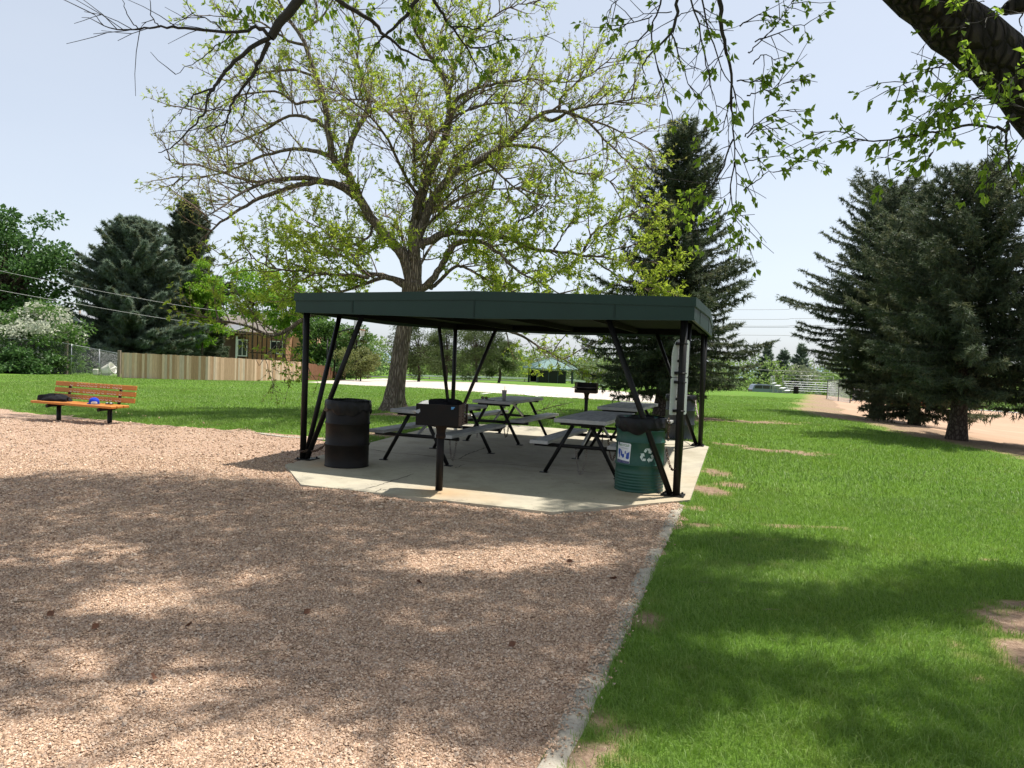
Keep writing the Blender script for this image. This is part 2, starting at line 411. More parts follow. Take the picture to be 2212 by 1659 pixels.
M['orange_rim']=pmat('orange_rim',(.5,.10,.03),None,10,.5)
M['net']=pmat('net_cord',(.7,.7,.68),None,10,.8)
M['bucket']=pmat('bucket_plastic',(.72,.70,.62),(.62,.6,.52),4,.5)
M['paper']=pmat('poster_paper',(.78,.80,.82),None,6,.4)
M['ink_blue']=pmat('ink_blue',(.012,.075,.42),None,6,.4)
M['ink_navy']=pmat('ink_navy',(.035,.04,.16),None,6,.4)
M['ink_green']=pmat('ink_green',(.10,.26,.10),None,6,.4)
M['stencil']=pmat('stencil_white',(.62,.70,.68),(.5,.6,.57),18,.6)
M['cup_paper']=pmat('cup_plastic',(.45,.42,.43),(.40,.36,.37),8,.4)
M['straw_white']=pmat('straw_white',(.7,.7,.7),None,8,.4)
M['grill_metal']=pmat('grill_metal',(.006,.006,.006),(.009,.0075,.007),5,.55,0,.2,.2,60,.004,(1,1,1),(.017,.009,.007))
M['grill_rust']=pmat('grill_rust',(.028,.015,.011),(.016,.012,.010),9,.75,0,.2)
M['sticker_blue']=pmat('sticker_blue',(.10,.32,.62),None,6,.5)
M['sticker_grey']=pmat('sticker_grey',(.42,.44,.48),None,6,.5)
M['chrome']=pmat('handle_coil',(.55,.54,.52),None,10,.3,.9)
M['cable']=pmat('cable',(.25,.25,.26),None,10,.5)
M['stick']=pmat('dry_stick',(.30,.23,.15),(.2,.15,.1),10,.9)
M['brownleaf']=pmat('brown_leaf',(.16,.06,.025),(.10,.04,.02),10,.8)
# ================================================================== GROUND
_terr0 = terr
def terr(x, y): return _terr0(x, y)-0.03
def sdf(poly, x, y):
    x=np.asarray(x,float); y=np.asarray(y,float); d=np.full(x.shape,1e9); ins=np.zeros(x.shape,bool); n=len(poly)
    for i in range(n):
        ax,ay=poly[i]; bx,by=poly[(i+1)%n]; ex,ey=bx-ax,by-ay
        t=np.clip(((x-ax)*ex+(y-ay)*ey)/(ex*ex+ey*ey+1e-12),0,1)
        d=np.minimum(d,np.hypot(x-ax-t*ex,y-ay-t*ey))
        c=((ay>y)!=(by>y))&(x<(bx-ax)*(y-ay)/((by-ay) if by!=ay else 1e-9)+ax); ins^=c
    return np.where(ins,-d,d)
_tab=np.random.default_rng(3).random((128,128))
def vnoise(x,y):
    x=np.asarray(x,float); y=np.asarray(y,float); xi=np.floor(x).astype(int); yi=np.floor(y).astype(int); fx=x-xi; fy=y-yi
    fx=fx*fx*(3-2*fx); fy=fy*fy*(3-2*fy); g=lambda i,j:_tab[i%128,j%128]
    return (g(xi,yi)*(1-fx)+g(xi+1,yi)*fx)*(1-fy)+(g(xi,yi+1)*(1-fx)+g(xi+1,yi+1)*fx)*fy
def fbm(x,y,s,o=4):
    v=0;a=.5;t=0
    for k in range(o): v=v+a*vnoise(x*s+17*k,y*s+31*k); t+=a; a*=.5; s*=2.03
    return v/t
def gridmesh(xs,ys,zf):
    X,Y=np.meshgrid(xs,ys); Z=zf(X,Y); nx=len(xs); V=np.stack([X,Y,Z],-1).reshape(-1,3)
    i=np.arange(len(ys)-1)[:,None]*nx+np.arange(nx-1)[None,:]; F=np.stack([i,i+1,i+1+nx,i+nx],-1).reshape(-1,4)
    return V,F,X,Y

PA=Vector((-2.91,10.8,0)); PB=Vector((1.98,8.99,0)); PC=Vector((3.60,14.50,0)); PD=Vector((-1.24,16.32,0))
SLAB=[(-3.0,10.26),(-2.39,8.82),(0.47,7.80),(2.10,8.80),(3.74,14.40),(3.55,15.2),(1.42,16.75),(0.25,17.2),(-1.45,17.1),(-2.18,13.85)]
_g=lambda x,y:(lambda d:(d.x*EYE/-d.z,d.y*EYE/-d.z))(ray(x,y))
KERB=[_g(1154,1659),_g(1236,1499),_g(1362,1261),_g(1410,1170),_g(1455,1087)]
_m=(KERB[1][0]-KERB[0][0])/(KERB[1][1]-KERB[0][1]); KERB=[(KERB[0][0]-2.0*_m,KERB[0][1]-2.0)]+KERB
e=[gnd(*p) for p in((-420,852),(-180,868),(0,885),(150,900),(300,914),(450,926),(560,935),(640,941))]
GRAVEL=[(-22,0.2)]+[(-22.0,e[0].y+2.5)]+[(p.x,p.y) for p in e]+[(-3.25,13.3),(-2.3,13.2),(-1.0,11.0),(1.9,9.4)]+KERB[::-1]+[(KERB[0][0],0.2)]
COURT=[(gnd(*p).x,gnd(*p).y) for p in((664,826),(830,835),(1000,845.5),(1130,854),(1250,862),(1380,870),(1460,874),(1480,862),(1400,851),(1240,838.5),(1130,832.5),(980,825),(830,818))]

DIRT=[]                                     # x, y, rx, ry, strength
def dp(px,py,rx,ry,s=1.0,rot=0):
    g=gnd(px,py); DIRT.append((g.x,g.y,rx,ry,s,rot))
dp(2320,1365,.48,.30,1.35); dp(2440,1440,.8,.36,1.5); dp(2215,1312,.26,.12,.9)
dp(1585,962,.55,.3,.9); dp(1680,975,.8,.34,.9,-.35); dp(1750,985,.5,.25,.6)
dp(1545,1022,.26,.5,.9); dp(1528,1062,.26,.34,1.0); dp(1560,1050,.35,.3,.7); dp(1500,1098,.2,.15,.7)
dp(1600,912,1.6,.5,1.0); dp(1480,905,1.5,1.0,1.1); dp(1690,912,1.0,.3,.7)
dp(1745,1141,.35,.10,.9); dp(1660,1168,.3,.1,.6); dp(1510,1135,.3,.15,.7); dp(1480,1120,.12,.4,.7)
dp(1395,1345,.12,.22,.5); dp(1300,1560,.35,.22,.55); dp(1250,1640,.3,.2,.7); dp(1480,1560,.5,.3,.35); dp(1560,1440,.4,.2,.3)
dp(850,897,.9,.5,1.0); dp(850,940,1.2,.5,.95); dp(760,940,.6,.2,.8); 
def dirtf(x,y):
    x=np.asarray(x,float); y=np.asarray(y,float); d=np.zeros(x.shape)
    for (cx,cy,rx,ry,s,rot) in DIRT:
        c,sn=math.cos(rot),math.sin(rot); dx=(x-cx)*c+(y-cy)*sn; dy=-(x-cx)*sn+(y-cy)*c
        d=np.maximum(d,s*np.exp(-.9*((dx/rx)**2+(dy/ry)**2)))
    n=fbm(x,y,2.6)*.6+fbm(x,y,9.0,3)*.4; d=sstep((d+(n-.5)*1.7-.30)/.55)
    ed=edge_d(x,y); d=np.maximum(d,sstep((ed+(n-.5)*1.8)/.9)*(0.9-.25*sstep((fbm(x,y,.5)-.5)/.2)))
    return np.where((y>92),0,d)

xs=np.concatenate([np.arange(-900,-60,40.),np.arange(-60,-14,1.),np.arange(-14,-5,.2),np.arange(-5,6,.08),np.arange(6,14,.16),np.arange(14,60,1.),np.arange(60,1000,40.)])
ys=np.concatenate([np.arange(-60,0,4.),np.arange(0,18.5,.08),np.arange(18.5,32,.25),np.arange(32,110,1.),np.arange(110,400,10.),np.arange(400,3400,120.)])
def lawnz(X,Y):
    z=terr(X,Y); s=np.minimum(sdf(GRAVEL,X,Y),9)
    return z+np.clip(1.1*s,-.16,.012)+np.where(Y<60,.02*(fbm(X,Y,.6,3)-.5),0)
V,F,X,Y=gridmesh(xs,ys,lawnz)
o=npmesh('lawn',V,F,M['lawn'],smooth=True,attr={'dirt':np.where(Y<95,dirtf(X,Y),0)}); tag(o,kind='structure')
def sheet(name,poly,step,lift,mat,slope=.5,pad=.4,bump=0.0):
    p=np.array(poly); xs=np.arange(max(p[:,0].min(),-22)-pad,p[:,0].max()+pad,step); ys=np.arange(p[:,1].min()-pad,p[:,1].max()+pad,step)
    V,F,X,Y=gridmesh(xs,ys,lambda X,Y:terr(X,Y)+np.clip(-slope*sdf(poly,X,Y)+.0,-.2,0)+lift+bump*(fbm(X,Y,1.6,4)-.5))
    keep=(sdf(poly,X,Y)<pad).reshape(-1); F=F[keep[F].all(1)]
    return tag(npmesh(name,V,F,mat,smooth=True),kind='structure')
sheet('gravel_bed',GRAVEL,.1,0.0,M['gravel'],0.0,.25,.08)
def gravz(x,y): return terr(x,y)+.08*(fbm(x,y,1.6,4)-.5)
sheet('basketball_court',COURT,.6,.035,M['court'],.5,1.0)
FIELD=[(float(-edge_d(0,y))+2.4,y) for y in range(9,93,4)]+[(125,92),(125,9)]
sheet('infield',FIELD,.7,.04,M['field'],.3,1.0)
# court markings
mb=MB()
def ribbon(pts,w=.05,lift=.042):
    q=[gnd(*p) for p in pts]
    fine=[]
    for a,b in zip(q[:-1],q[1:]):
        n=max(2,int((b-a).length/.5))
        for i in range(n): fine.append(a.lerp(b,i/n))
    fine.append(q[-1]); vs=[]; fs=[]
    for i,p in enumerate(fine):
        d=(fine[min(i+1,len(fine)-1)]-fine[max(i-1,0)]); d.z=0; d.normalize(); nn=Vector((-d.y,d.x,0))*w
        for s in(1,-1):
            c=p+nn*s; vs.append((c.x,c.y,th2(c.x,c.y)+lift))
    for i in range(len(fine)-1): fs.append((2*i,2*i+1,2*i+3,2*i+2))
    mb.add(vs,fs)
def th2(x,y): return float(terr(x,y))
def th(x,y): return float(terr(x,y))
ribbon([(1190,832+8),(1110,844),(1040,853)],.06); ribbon([(868,834),(960,837),(1075,838)],.05)
arc=[]
for k in range(19):
    a=R(60+240*k/18); arc.append((1195+48*math.cos(a)*1.25-0,852.5+6.2*math.sin(a)))
ribbon(arc,.06); ribbon([(1158,858.5),(1200,852),(1242,846)],.05); ribbon([(1170,858),(1240,861),(1300,864)],.05)
tag(mb.build('court_markings',M['court_line']),kind='structure')

# road beyond
V,F,_,_=gridmesh(np.arange(-120,160,3.),np.arange(137,145.1,2.),lambda X,Y:terr(X,Y)+.08)
tag(npmesh('road',V,F,M['asphalt'],smooth=True),kind='structure')
# far hills
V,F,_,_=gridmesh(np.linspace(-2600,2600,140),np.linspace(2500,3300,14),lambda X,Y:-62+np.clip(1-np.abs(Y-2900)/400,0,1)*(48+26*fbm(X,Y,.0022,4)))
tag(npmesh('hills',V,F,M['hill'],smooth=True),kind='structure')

# concrete pad of the shelter, with cracks cut as fine grooves of dark joint
def padmesh():
    # regular fine grid clipped by the outline: top sheet + skirt
    bm=MB(); n=len(SLAB)
    bm.prism(SLAB[::1],-.22,-.012)
    return bm
pad=padmesh().build('concrete_pad',M['concrete']); tag(pad,kind='structure')
p=np.array(SLAB)
gx=np.arange(-3.1,3.9,.07); gy=np.arange(7.7,17.3,.07)
def stainf(X,Y):
    s=np.zeros(X.shape)
    for cx,cy,r,a in((-2.45,10.45,.42,.8),(-.7,8.62,.38,.75),(-.35,8.45,.3,.5),(1.75,8.95,.5,.45),(1.5,8.75,.5,.35),(2.6,10.4,.7,.18)): s=np.maximum(s,a*np.exp(-((X-cx)**2+(Y-cy)**2)/r**2))
    return s*(.45+.9*(fbm(X,Y,2.5)-.2))
import bmesh
bm_=bmesh.new(); vs=[bm_.verts.new((x,y,0)) for x,y in SLAB]; f_=bm_.faces.new(vs)
if f_.normal.z<0: f_.normal_flip()
for ax,vals in(((1,0,0),np.arange(-2.9,3.8,.14)),((0,1,0),np.arange(7.85,17.2,.14))):
    for q in vals:
        co=(q,0,0) if ax[0] else (0,q,0)
        bmesh.ops.bisect_plane(bm_,geom=bm_.verts[:]+bm_.edges[:]+bm_.faces[:],plane_co=co,plane_no=ax)
bmesh.ops.recalc_face_normals(bm_,faces=bm_.faces[:])
me=bpy.data.meshes.new('concrete_pad_surface'); bm_.to_mesh(me); bm_.free()
if me.polygons[0].normal.z<0: me.flip_normals()
co=np.zeros(len(me.vertices)*3,np.float32); me.vertices.foreach_get('co',co); co=co.reshape(-1,3)
a=me.attributes.new('stain','FLOAT','POINT'); a.data.foreach_set('value',stainf(co[:,0],co[:,1]).astype(np.float32))
me.materials.append(M['concrete']); o=bpy.data.objects.new('concrete_pad_surface',me); COL.objects.link(o); tag(o,kind='structure')
mb=MB()                                      # rim between sheet and block
n=len(SLAB); mb.add([(x,y,-.012) for x,y in SLAB]+[(x,y,-.0005) for x,y in SLAB],[(i,(i+1)%n,(i+1)%n+n,i+n) for i in range(n)])
tag(mb.build('concrete_pad_edge',M['concrete']),kind='structure')
# cracks: thin dark ribbons following the photo
mb=MB()
def crack(pts,w=.008):
    q=[]
    P=[gnd2(*p) for p in pts]
    for a_,b_ in zip(P[:-1],P[1:]):
        n=max(2,int((b_-a_).length/.06))
        for i in range(n): 
            c=a_.lerp(b_,i/n); q.append(Vector((c.x+random.gauss(0,.008),c.y+random.gauss(0,.012),0)))
    q.append(P[-1]); vs=[];fs=[]
    for i,c in enumerate(q):
        d=q[min(i+1,len(q)-1)]-q[max(i-1,0)]; d.normalize(); nn=Vector((-d.y,d.x,0))*w*(.5+random.random()*.7)
        vs+=[(c+nn)+Vector((0,0,.003)),(c-nn)+Vector((0,0,.003))]
    for i in range(len(q)-1): fs.append((2*i,2*i+1,2*i+3,2*i+2))
    mb.add(vs,fs)
def gnd2(px,py):
    d=ray(px,py); t=-EYE/d.z; v=EYEP+d*t; v.z=0; return v
Z1=lambda x,y:((1060+x/4.424)*.7315,(1120+y/4.424)*.7315)
Z2=lambda x,y:((1540+x/4.424)*.7315,(1120+y/4.424)*.7315)
crack([Z1(80,905),Z1(420,960),Z1(800,990),Z1(1180,1040),Z1(1500,1080),Z1(1900,1110),Z1(2200,1135)],.011)
crack([Z1(1305,1045),Z1(1400,985),Z1(1540,935),Z1(1660,895)],.009)
crack([Z1(100,1430),Z1(300,1370),Z1(500,1310),Z1(720,1240)],.007); crack([Z1(1260,1160),Z1(1380,1115)],.005)
crack([Z2(0,1125),Z2(300,1155),Z2(700,1200),Z2(1000,1225)],.006)
crack([Z1(210,1475),Z1(290,1430)],.005); crack([Z1(920,1545),Z1(1020,1495)],.005)
crack([Z2(1250,600),Z2(700,640),Z2(250,610)],.004)
tag(mb.build('pad_cracks',pmat('crack_dark',(.035,.03,.024),None,9,.95)),kind='structure')

# kerb strip between gravel and grass
mb=MB(); W_=.118
q=[]
for a_,b_ in zip(KERB[:-1],KERB[1:]):
    a_=Vector((*a_,0)); b_=Vector((*b_,0)); n=max(2,int((b_-a_).length/.12))
    for i in range(n): q.append(a_.lerp(b_,i/n))
q.append(Vector((*KERB[-1],0))); vs=[];fs=[]
for i,c in enumerate(q):
    d=(q[min(i+1,len(q)-1)]-q[max(i-1,0)]).normalized(); nn=Vector((d.y,-d.x,0))
    g=lambda k:random.gauss(0,.006); zt=-.006+random.gauss(0,.003)
    vs+=[c+nn*g(0)+Vector((0,0,-.2)),c+nn*g(0)+Vector((0,0,zt-.008)),c+nn*.015+Vector((0,0,zt)),c+nn*(W_*.55)+Vector((0,0,zt+.002)),c+nn*(W_-.02+g(0))+Vector((0,0,zt)),c+nn*(W_+g(0))+Vector((0,0,zt-.012)),c+nn*W_+Vector((0,0,-.2))]
for i in range(len(q)-1):
    for j in range(6): fs.append((7*i+j,7*i+7+j,7*i+8+j,7*i+1+j))
mb.add(vs,fs,0,True)
tag(mb.build('kerb',M['kerb']),kind='structure')
mb=MB(); kb=[(560,937),(607,944),(650,947),(695,950),(760,953)]; 
for a_,b_ in zip(kb[:-1],kb[1:]):
    A_=gnd(*a_);B_=gnd(*b_); mb.beam(A_+Vector((0,0,-.06)),B_+Vector((0,0,-.06)),.12,.15)
tag(mb.build('kerb',M['kerb']),kind='structure')

# ---- gravel chips (uncountable: one object)
def in_view(x,y,z,m=260):
    dx=np.stack([x,y,z-EYE],-1); f=np.array(_fw);r=np.array(_rt);u=np.array(_up)
    w=dx@f; px=PW/2+FL*(dx@r)/np.maximum(w,.1); py=PH/2-FL*(dx@u)/np.maximum(w,.1)
    return (w>.3)&(px>-m)&(px<PW+m)&(py<PH+m+200)
def chips():
    X=[];Y=[];S=[]
    for y0,y1,dens,s in((2.2,3.6,15000,.0050),(3.6,5.2,9500,.0056),(5.2,7.5,4600,.0070),(7.5,11,1500,.0092),(11,17,320,.012)):
        x0,x1=-y1*.75-1,3.0; n=int((x1-x0)*(y1-y0)*dens); x=rng.uniform(x0,x1,n); y=rng.uniform(y0,y1,n)
        k=(sdf(GRAVEL,x,y)<rng.normal(-.02,.05,n))&(sdf(SLAB,x,y)>.012)&in_view(x,y,np.full(n,-.05),120); X.append(x[k]);Y.append(y[k]);S.append(rng.lognormal(math.log(s),.30,k.sum()))
    # spill on to kerb and grass edge
    K=np.array(KERB); n=5200; t=rng.random(n); i=rng.integers(1,len(K)-1,n); base=K[i]*(1-t[:,None])+K[i+1]*t[:,None]
    clump=fbm(base[:,0],base[:,1]*1.0,3.0,2); off=np.abs(rng.normal(0,.055,n)); k=clump+rng.normal(0,.08,n)>.47
    X.append((base[:,0]+off)[k]);Y.append((base[:,1]-.3*off)[k]);S.append(rng.lognormal(math.log(.0062),.3,k.sum()))
    x=np.concatenate(X);y=np.concatenate(Y);s=np.concatenate(S); n=len(x)
    z=gravz(x,y)+s*.35
    onk=sdf(GRAVEL,x,y)>-.0
    z=np.where(onk,np.maximum(z,-.004+s*.4),z)
    base=np.array([(1,0,0),(-1,0,0),(0,1,0),(0,-1,0),(0,0,1),(0,0,-1)],float)
    T=np.array([(0,2,4),(2,1,4),(1,3,4),(3,0,4),(2,0,5),(1,2,5),(3,1,5),(0,3,5)])
    P=base[None]*(1+rng.normal(0,.13,(n,6,1)))*np.stack([s*1.1,s*.9,s*.72],-1)[:,None,:]
    P=P+rng.normal(0,.13,(n,6,3))*s[:,None,None]
    a=rng.uniform(0,2*np.pi,n); b=rng.normal(0,.45,n); ca,sa=np.cos(a)[:,None],np.sin(a)[:,None]; cb,sb=np.cos(b)[:,None],np.sin(b)[:,None]
    x1=P[:,:,0]*cb+P[:,:,2]*sb; z1=-P[:,:,0]*sb+P[:,:,2]*cb; y1=P[:,:,1]
    Q=np.stack([x1*ca-y1*sa+x[:,None],x1*sa+y1*ca+y[:,None],z1+z[:,None]],-1)
    F=(np.arange(n)[:,None,None]*6+T[None]).reshape(-1,3)
    print('chips',n)
    tag(npmesh('gravel_chips',Q.reshape(-1,3),F,M['chips']),'loose pinkish tan gravel chips covering the play area','gravel',kind='stuff')
chips()

# ---- grass blades (uncountable: one object)
def grass():
    PX=[];PY=[];HH=[];WW=[]
    def zone(x0,x1,y0,y1,dens,h,w):
        n=int((x1-x0)*(y1-y0)*dens); x=rng.uniform(x0,x1,n); y=rng.uniform(y0,y1,n)
        k=in_view(x,y,terr(x,y),160); x=x[k];y=y[k]; n=len(x)
        sg=sdf(GRAVEL,x,y); ss=sdf(SLAB,x,y); ed=edge_d(x,y)
        Kx=np.array(KERB); kd=np.full(n,9.)
        for a_,b_ in zip(Kx[:-1],Kx[1:]):
            e_=b_-a_; nn=np.array([e_[1],-e_[0]])/np.hypot(*e_); t=((x-a_[0])*e_[0]+(y-a_[1])*e_[1])/(e_@e_); dd=(x-a_[0])*nn[0]+(y-a_[1])*nn[1]
            ok=(t>=-.02)&(t<=1.02)&(dd>-.3); kd=np.where(ok,np.minimum(kd,dd),kd)
        d=dirtf(x,y); thin=.75+.5*fbm(x,y,1.3)
        k=(sg>rng.normal(.04,.05,n))&(ss>rng.normal(.03,.02,n))&(kd>rng.normal(.112,.02,n))&(rng.random(n)>d*1.05-.03)&(sdf(COURT,x,y)>.05)&(ed<rng.normal(-.1,.4,n))&(rng.random(n)<thin)
        x=x[k];y=y[k]; n=len(x)
        tall=.65+.7*fbm(x,y,2.1); PX.append(x);PY.append(y);HH.append(h*tall*rng.lognormal(0,.28,n));WW.append(np.full(n,w))
    zone(-.3,4.2,2.3,4.2,12500,.040,.0030); zone(.4,5.5,4.2,6.2,7500,.040,.0036); zone(1.0,8,6.2,9.5,3200,.042,.0048)
    zone(1.6,12,9.5,15,900,.05,.0085); zone(3,15,15,24,520,.05,.011); zone(-16,4,12.8,20,760,.05,.009); zone(-22,5,20,34,300,.05,.013); zone(3,18,24,36,300,.05,.013); zone(-28,8,34,50,110,.05,.018); zone(8,26,36,52,110,.05,.018)
    x=np.concatenate(PX);y=np.concatenate(PY);h=np.concatenate(HH);w=np.concatenate(WW); n=len(x); print('blades',n)
    z=lawnz(x,y)-.004; a=rng.uniform(0,2*np.pi,n)
    la=2*np.pi*fbm(x,y,.9,2)+rng.normal(0,1.7,n); lean=np.abs(rng.normal(.55,.4,n))
    dx,dy=np.cos(la)*lean,np.sin(la)*lean; wx,wy=np.cos(a)*w*.5,np.sin(a)*w*.5
    V=np.zeros((n,5,3)); 
    V[:,0]=np.stack([x-wx,y-wy,z],-1); V[:,1]=np.stack([x+wx,y+wy,z],-1)
    mx,my,mz=x+dx*h*.38,y+dy*h*.38,z+h*.58
    V[:,2]=np.stack([mx+wx*.8,my+wy*.8,mz],-1); V[:,3]=np.stack([mx-wx*.8,my-wy*.8,mz],-1)
    V[:,4]=np.stack([x+dx*h*1.05,y+dy*h*1.05,z+h*np.clip(1-.28*lean,.35,1)],-1)
    T=np.array([(0,1,2),(0,2,3),(3,2,4)]); F=(np.arange(n)[:,None,None]*5+T[None]).reshape(-1,3)
    tag(npmesh('grass',V.reshape(-1,3),F,M['grass'],smooth=True),'short green mown grass of the park lawn','grass',kind='stuff')
grass()
# small litter on the gravel: sticks and dead leaves
def litter():
    sticks=[(268,1389,.05,1.3),(655,1335,.09,.2),(60,1306,.20,.05),(905,1235,.12,1.2),(770,1135,.05,1.4),(1515,1262,.2,-.3),(1660,1322,.16,.1),(1130,1395,.06,1.5),(560,1420,.16,.7),(1060,1190,.22,-.2),(1340,1225,.2,-.35),(1620,1225,.10,.6),(1655,1285,.07,.9),(780,1400,.13,-.5)]
    for px,py,L,a in sticks:
        g=gnd(px,py); g.z=max(g.z,float(gravz(g.x,g.y)))+.012; mb=MB(); d=Vector((math.cos(a),math.sin(a),.05))*L/2
        mid=g+Vector((random.gauss(0,.006),random.gauss(0,.006),.006)); mb.tube([g-d,mid,g+d],[.003,.0035,.0018],5)
        root=mb.build('stick',M['stick']); 
        near='gravel' if sdf(GRAVEL,np.array(g.x),np.array(g.y))<0 else 'grass'
        tag(root,f'thin dry fallen twig lying on the {near}','twig','fallen twigs')
    for px,py in((408,1362),(662,1337),(205,1362),(108,1333),(1105,1400),(1230,1218),(1325,1255),(330,1470),(905,1262),(632,1005)):
        g=gnd(px,py); g.z=max(g.z,float(gravz(g.x,g.y)))+.014; mb=MB(); s=.022; a=random.uniform(0,6.3)
        Mx=Matrix.Translation(g)@Matrix.Rotation(a,4,'Z')@Matrix.Rotation(.5,4,'X')
        mb.add([(-s*1.5,0,0),(-s*.4,-s*.8,.006),(s*.7,-s*.6,.004),(s*1.6,0,.01),(s*.6,s*.7,.012),(-s*.5,s*.8,.014),(0,0,-.004)],[(6,0,1),(6,1,2),(6,2,3),(6,3,4),(6,4,5),(6,5,0)],0,True,Mx)
        tag(mb.build('dead_leaf',M['brownleaf']),'curled reddish brown dead leaf lying on the gravel','leaf','dead leaves on the gravel')
litter()
# ================================================================== PICNIC SHELTER
U=(PB-PA).normalized(); VV=Vector((-U.y,U.x,0))            # along the front / towards the back
M['fascia_seam']=pmat('fascia_seam',(.004,.020,.016),(.005,.024,.019),6,.5,0,.3)
def shelter():
    root=thing('picnic_shelter','square open picnic shelter with dark green fascia roof on black pipe legs','shelter',((PA+PB+PC+PD)/4))
    corners=[PA,PB,PC,PD]; cen=(PA+PB+PC+PD)/4
    ZB=2.065; FH=.262; OV=.115
    # roof outline
    out=[]
    for i,c in enumerate(corners):
        p0=corners[i-1]; p1=corners[(i+1)%4]; d=((c-p0).normalized()+(c-p1).normalized())
        out.append(c+d*OV)
    # posts and braces
    for i,c in enumerate(corners):
        p0=corners[i-1]; p1=corners[(i+1)%4]
        mb=MB(); mb.tube([c+Vector((0,0,.012)),c+Vector((0,0,ZB+.05))],.044,16); mb.build('post',M['black_paint'],root,True)
        for q in(p0,p1):
            d=(q-c).normalized(); mb=MB(); a=c+d*.07+Vector((0,0,.015)); b=c+d*.93+Vector((0,0,ZB+.06))
            mb.tube([a,b],.036,16); mb.build('brace',M['black_paint'],root,True)
        mb=MB(); d=((p0-c).normalized()+(p1-c).normalized()).normalized(); ang=math.atan2(d.y,d.x)+R(45)
        Mx=Matrix.Translation(c+d*.06+Vector((0,0,.008)))@Matrix.Rotation(ang,4,'Z'); mb.box((0,0,0),(.27,.24,.013),0,Mx,.002)
        for a,b in((.1,.09),(-.1,.09),(.1,-.09),(-.1,-.09)):
            mb.lathe([(.014,.006),(.014,.02),(.008,.026)],8,0,Mx@Vector((a,b,0)),False,False,True)
        mb.build('base_plate',M['black_paint'],root,True)
    # fascia: lower board, upper cap band, bulging a little towards the middle of each side
    for i in range(4):
        a=out[i]; b=out[(i+1)%4]; n=(b-a).normalized(); n=Vector((n.y,-n.x,0))
        mid=(a+b)/2+n*.05
        def wall(th,z0e,z0m,z1e,z1m,off,mi,mb):
            aa=a+n*off;bb=b+n*off;mm=mid+n*off
            e=(b-a).normalized()*off; aa=aa-e; bb=bb+e
            P=[aa,mm,bb]; zs0=[z0e,z0m,z0e]; zs1=[z1e,z1m,z1e]; vs=[]
            for p,z0,z1 in zip(P,zs0,zs1):
                vs+=[p+Vector((0,0,z0)),p+Vector((0,0,z1)),p-n*th+Vector((0,0,z1)),p-n*th+Vector((0,0,z0))]
            fs=[]
            for k in range(2):
                for j in range(4): fs.append((4*k+j,4*k+(j+1)%4,4*k+4+(j+1)%4,4*k+4+j))
            fs+=[(0,3,2,1),(8,9,10,11)]; mb.add(vs,fs,mi)
        mb=MB(); wall(.03,ZB,ZB-.035,ZB+.165,ZB+.205,0,0,mb); f=mb.build('fascia',M['fascia_green'],root,True)
        mb=MB(); wall(.045,ZB+.158,ZB+.198,ZB+FH,ZB+FH+.045,.016,0,mb)
        wall(.02,ZB+.150,ZB+.190,ZB+.158,ZB+.198,.010,0,mb)
        mb.build('cap_band',M['fascia_green'],f,True)
        L_=(b-a).length; e_=(b-a).normalized()
        for t_ in(.5,.17,.83):
            pc=a+e_*(L_*t_)+n*(.05*(1-abs(2*t_-1))+.002); dz=1-abs(2*t_-1); mb=MB(); mb.beam(pc+Vector((0,0,ZB+.002-.035*dz)),pc+Vector((0,0,ZB+.148+.04*dz)),.022,.006,0,(n.x,n.y,0)); mb.build('seam',M['fascia_seam'],f,True)
        mb=MB(); wall(.02,ZB-.004,ZB-.039,ZB+.012,ZB-.023,.008,0,mb); mb.build('drip_edge',M['fascia_green'],f,True)
    # roof deck, low pyramid over, dark flat soffit beneath with purlins
    mb=MB(); o2=[o+(cen-o).normalized()*.03 for o in out]; top=cen+Vector((0,0,ZB+.30))
    vs=[p+Vector((0,0,ZB+.215)) for p in o2]+[top]; mb.add(vs,[(0,1,4),(1,2,4),(2,3,4),(3,0,4)]); rf=mb.build('roof',M['roof_top'],root,True)
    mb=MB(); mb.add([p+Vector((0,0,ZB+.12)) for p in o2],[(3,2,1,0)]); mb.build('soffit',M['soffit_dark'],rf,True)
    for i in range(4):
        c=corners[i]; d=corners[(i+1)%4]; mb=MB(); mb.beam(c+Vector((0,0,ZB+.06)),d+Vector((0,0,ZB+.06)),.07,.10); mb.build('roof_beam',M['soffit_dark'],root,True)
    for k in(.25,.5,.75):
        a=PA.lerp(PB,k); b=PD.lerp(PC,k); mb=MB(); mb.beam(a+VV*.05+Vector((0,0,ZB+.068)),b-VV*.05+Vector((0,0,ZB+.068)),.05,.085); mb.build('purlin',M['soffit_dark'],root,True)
    return root
shelter()

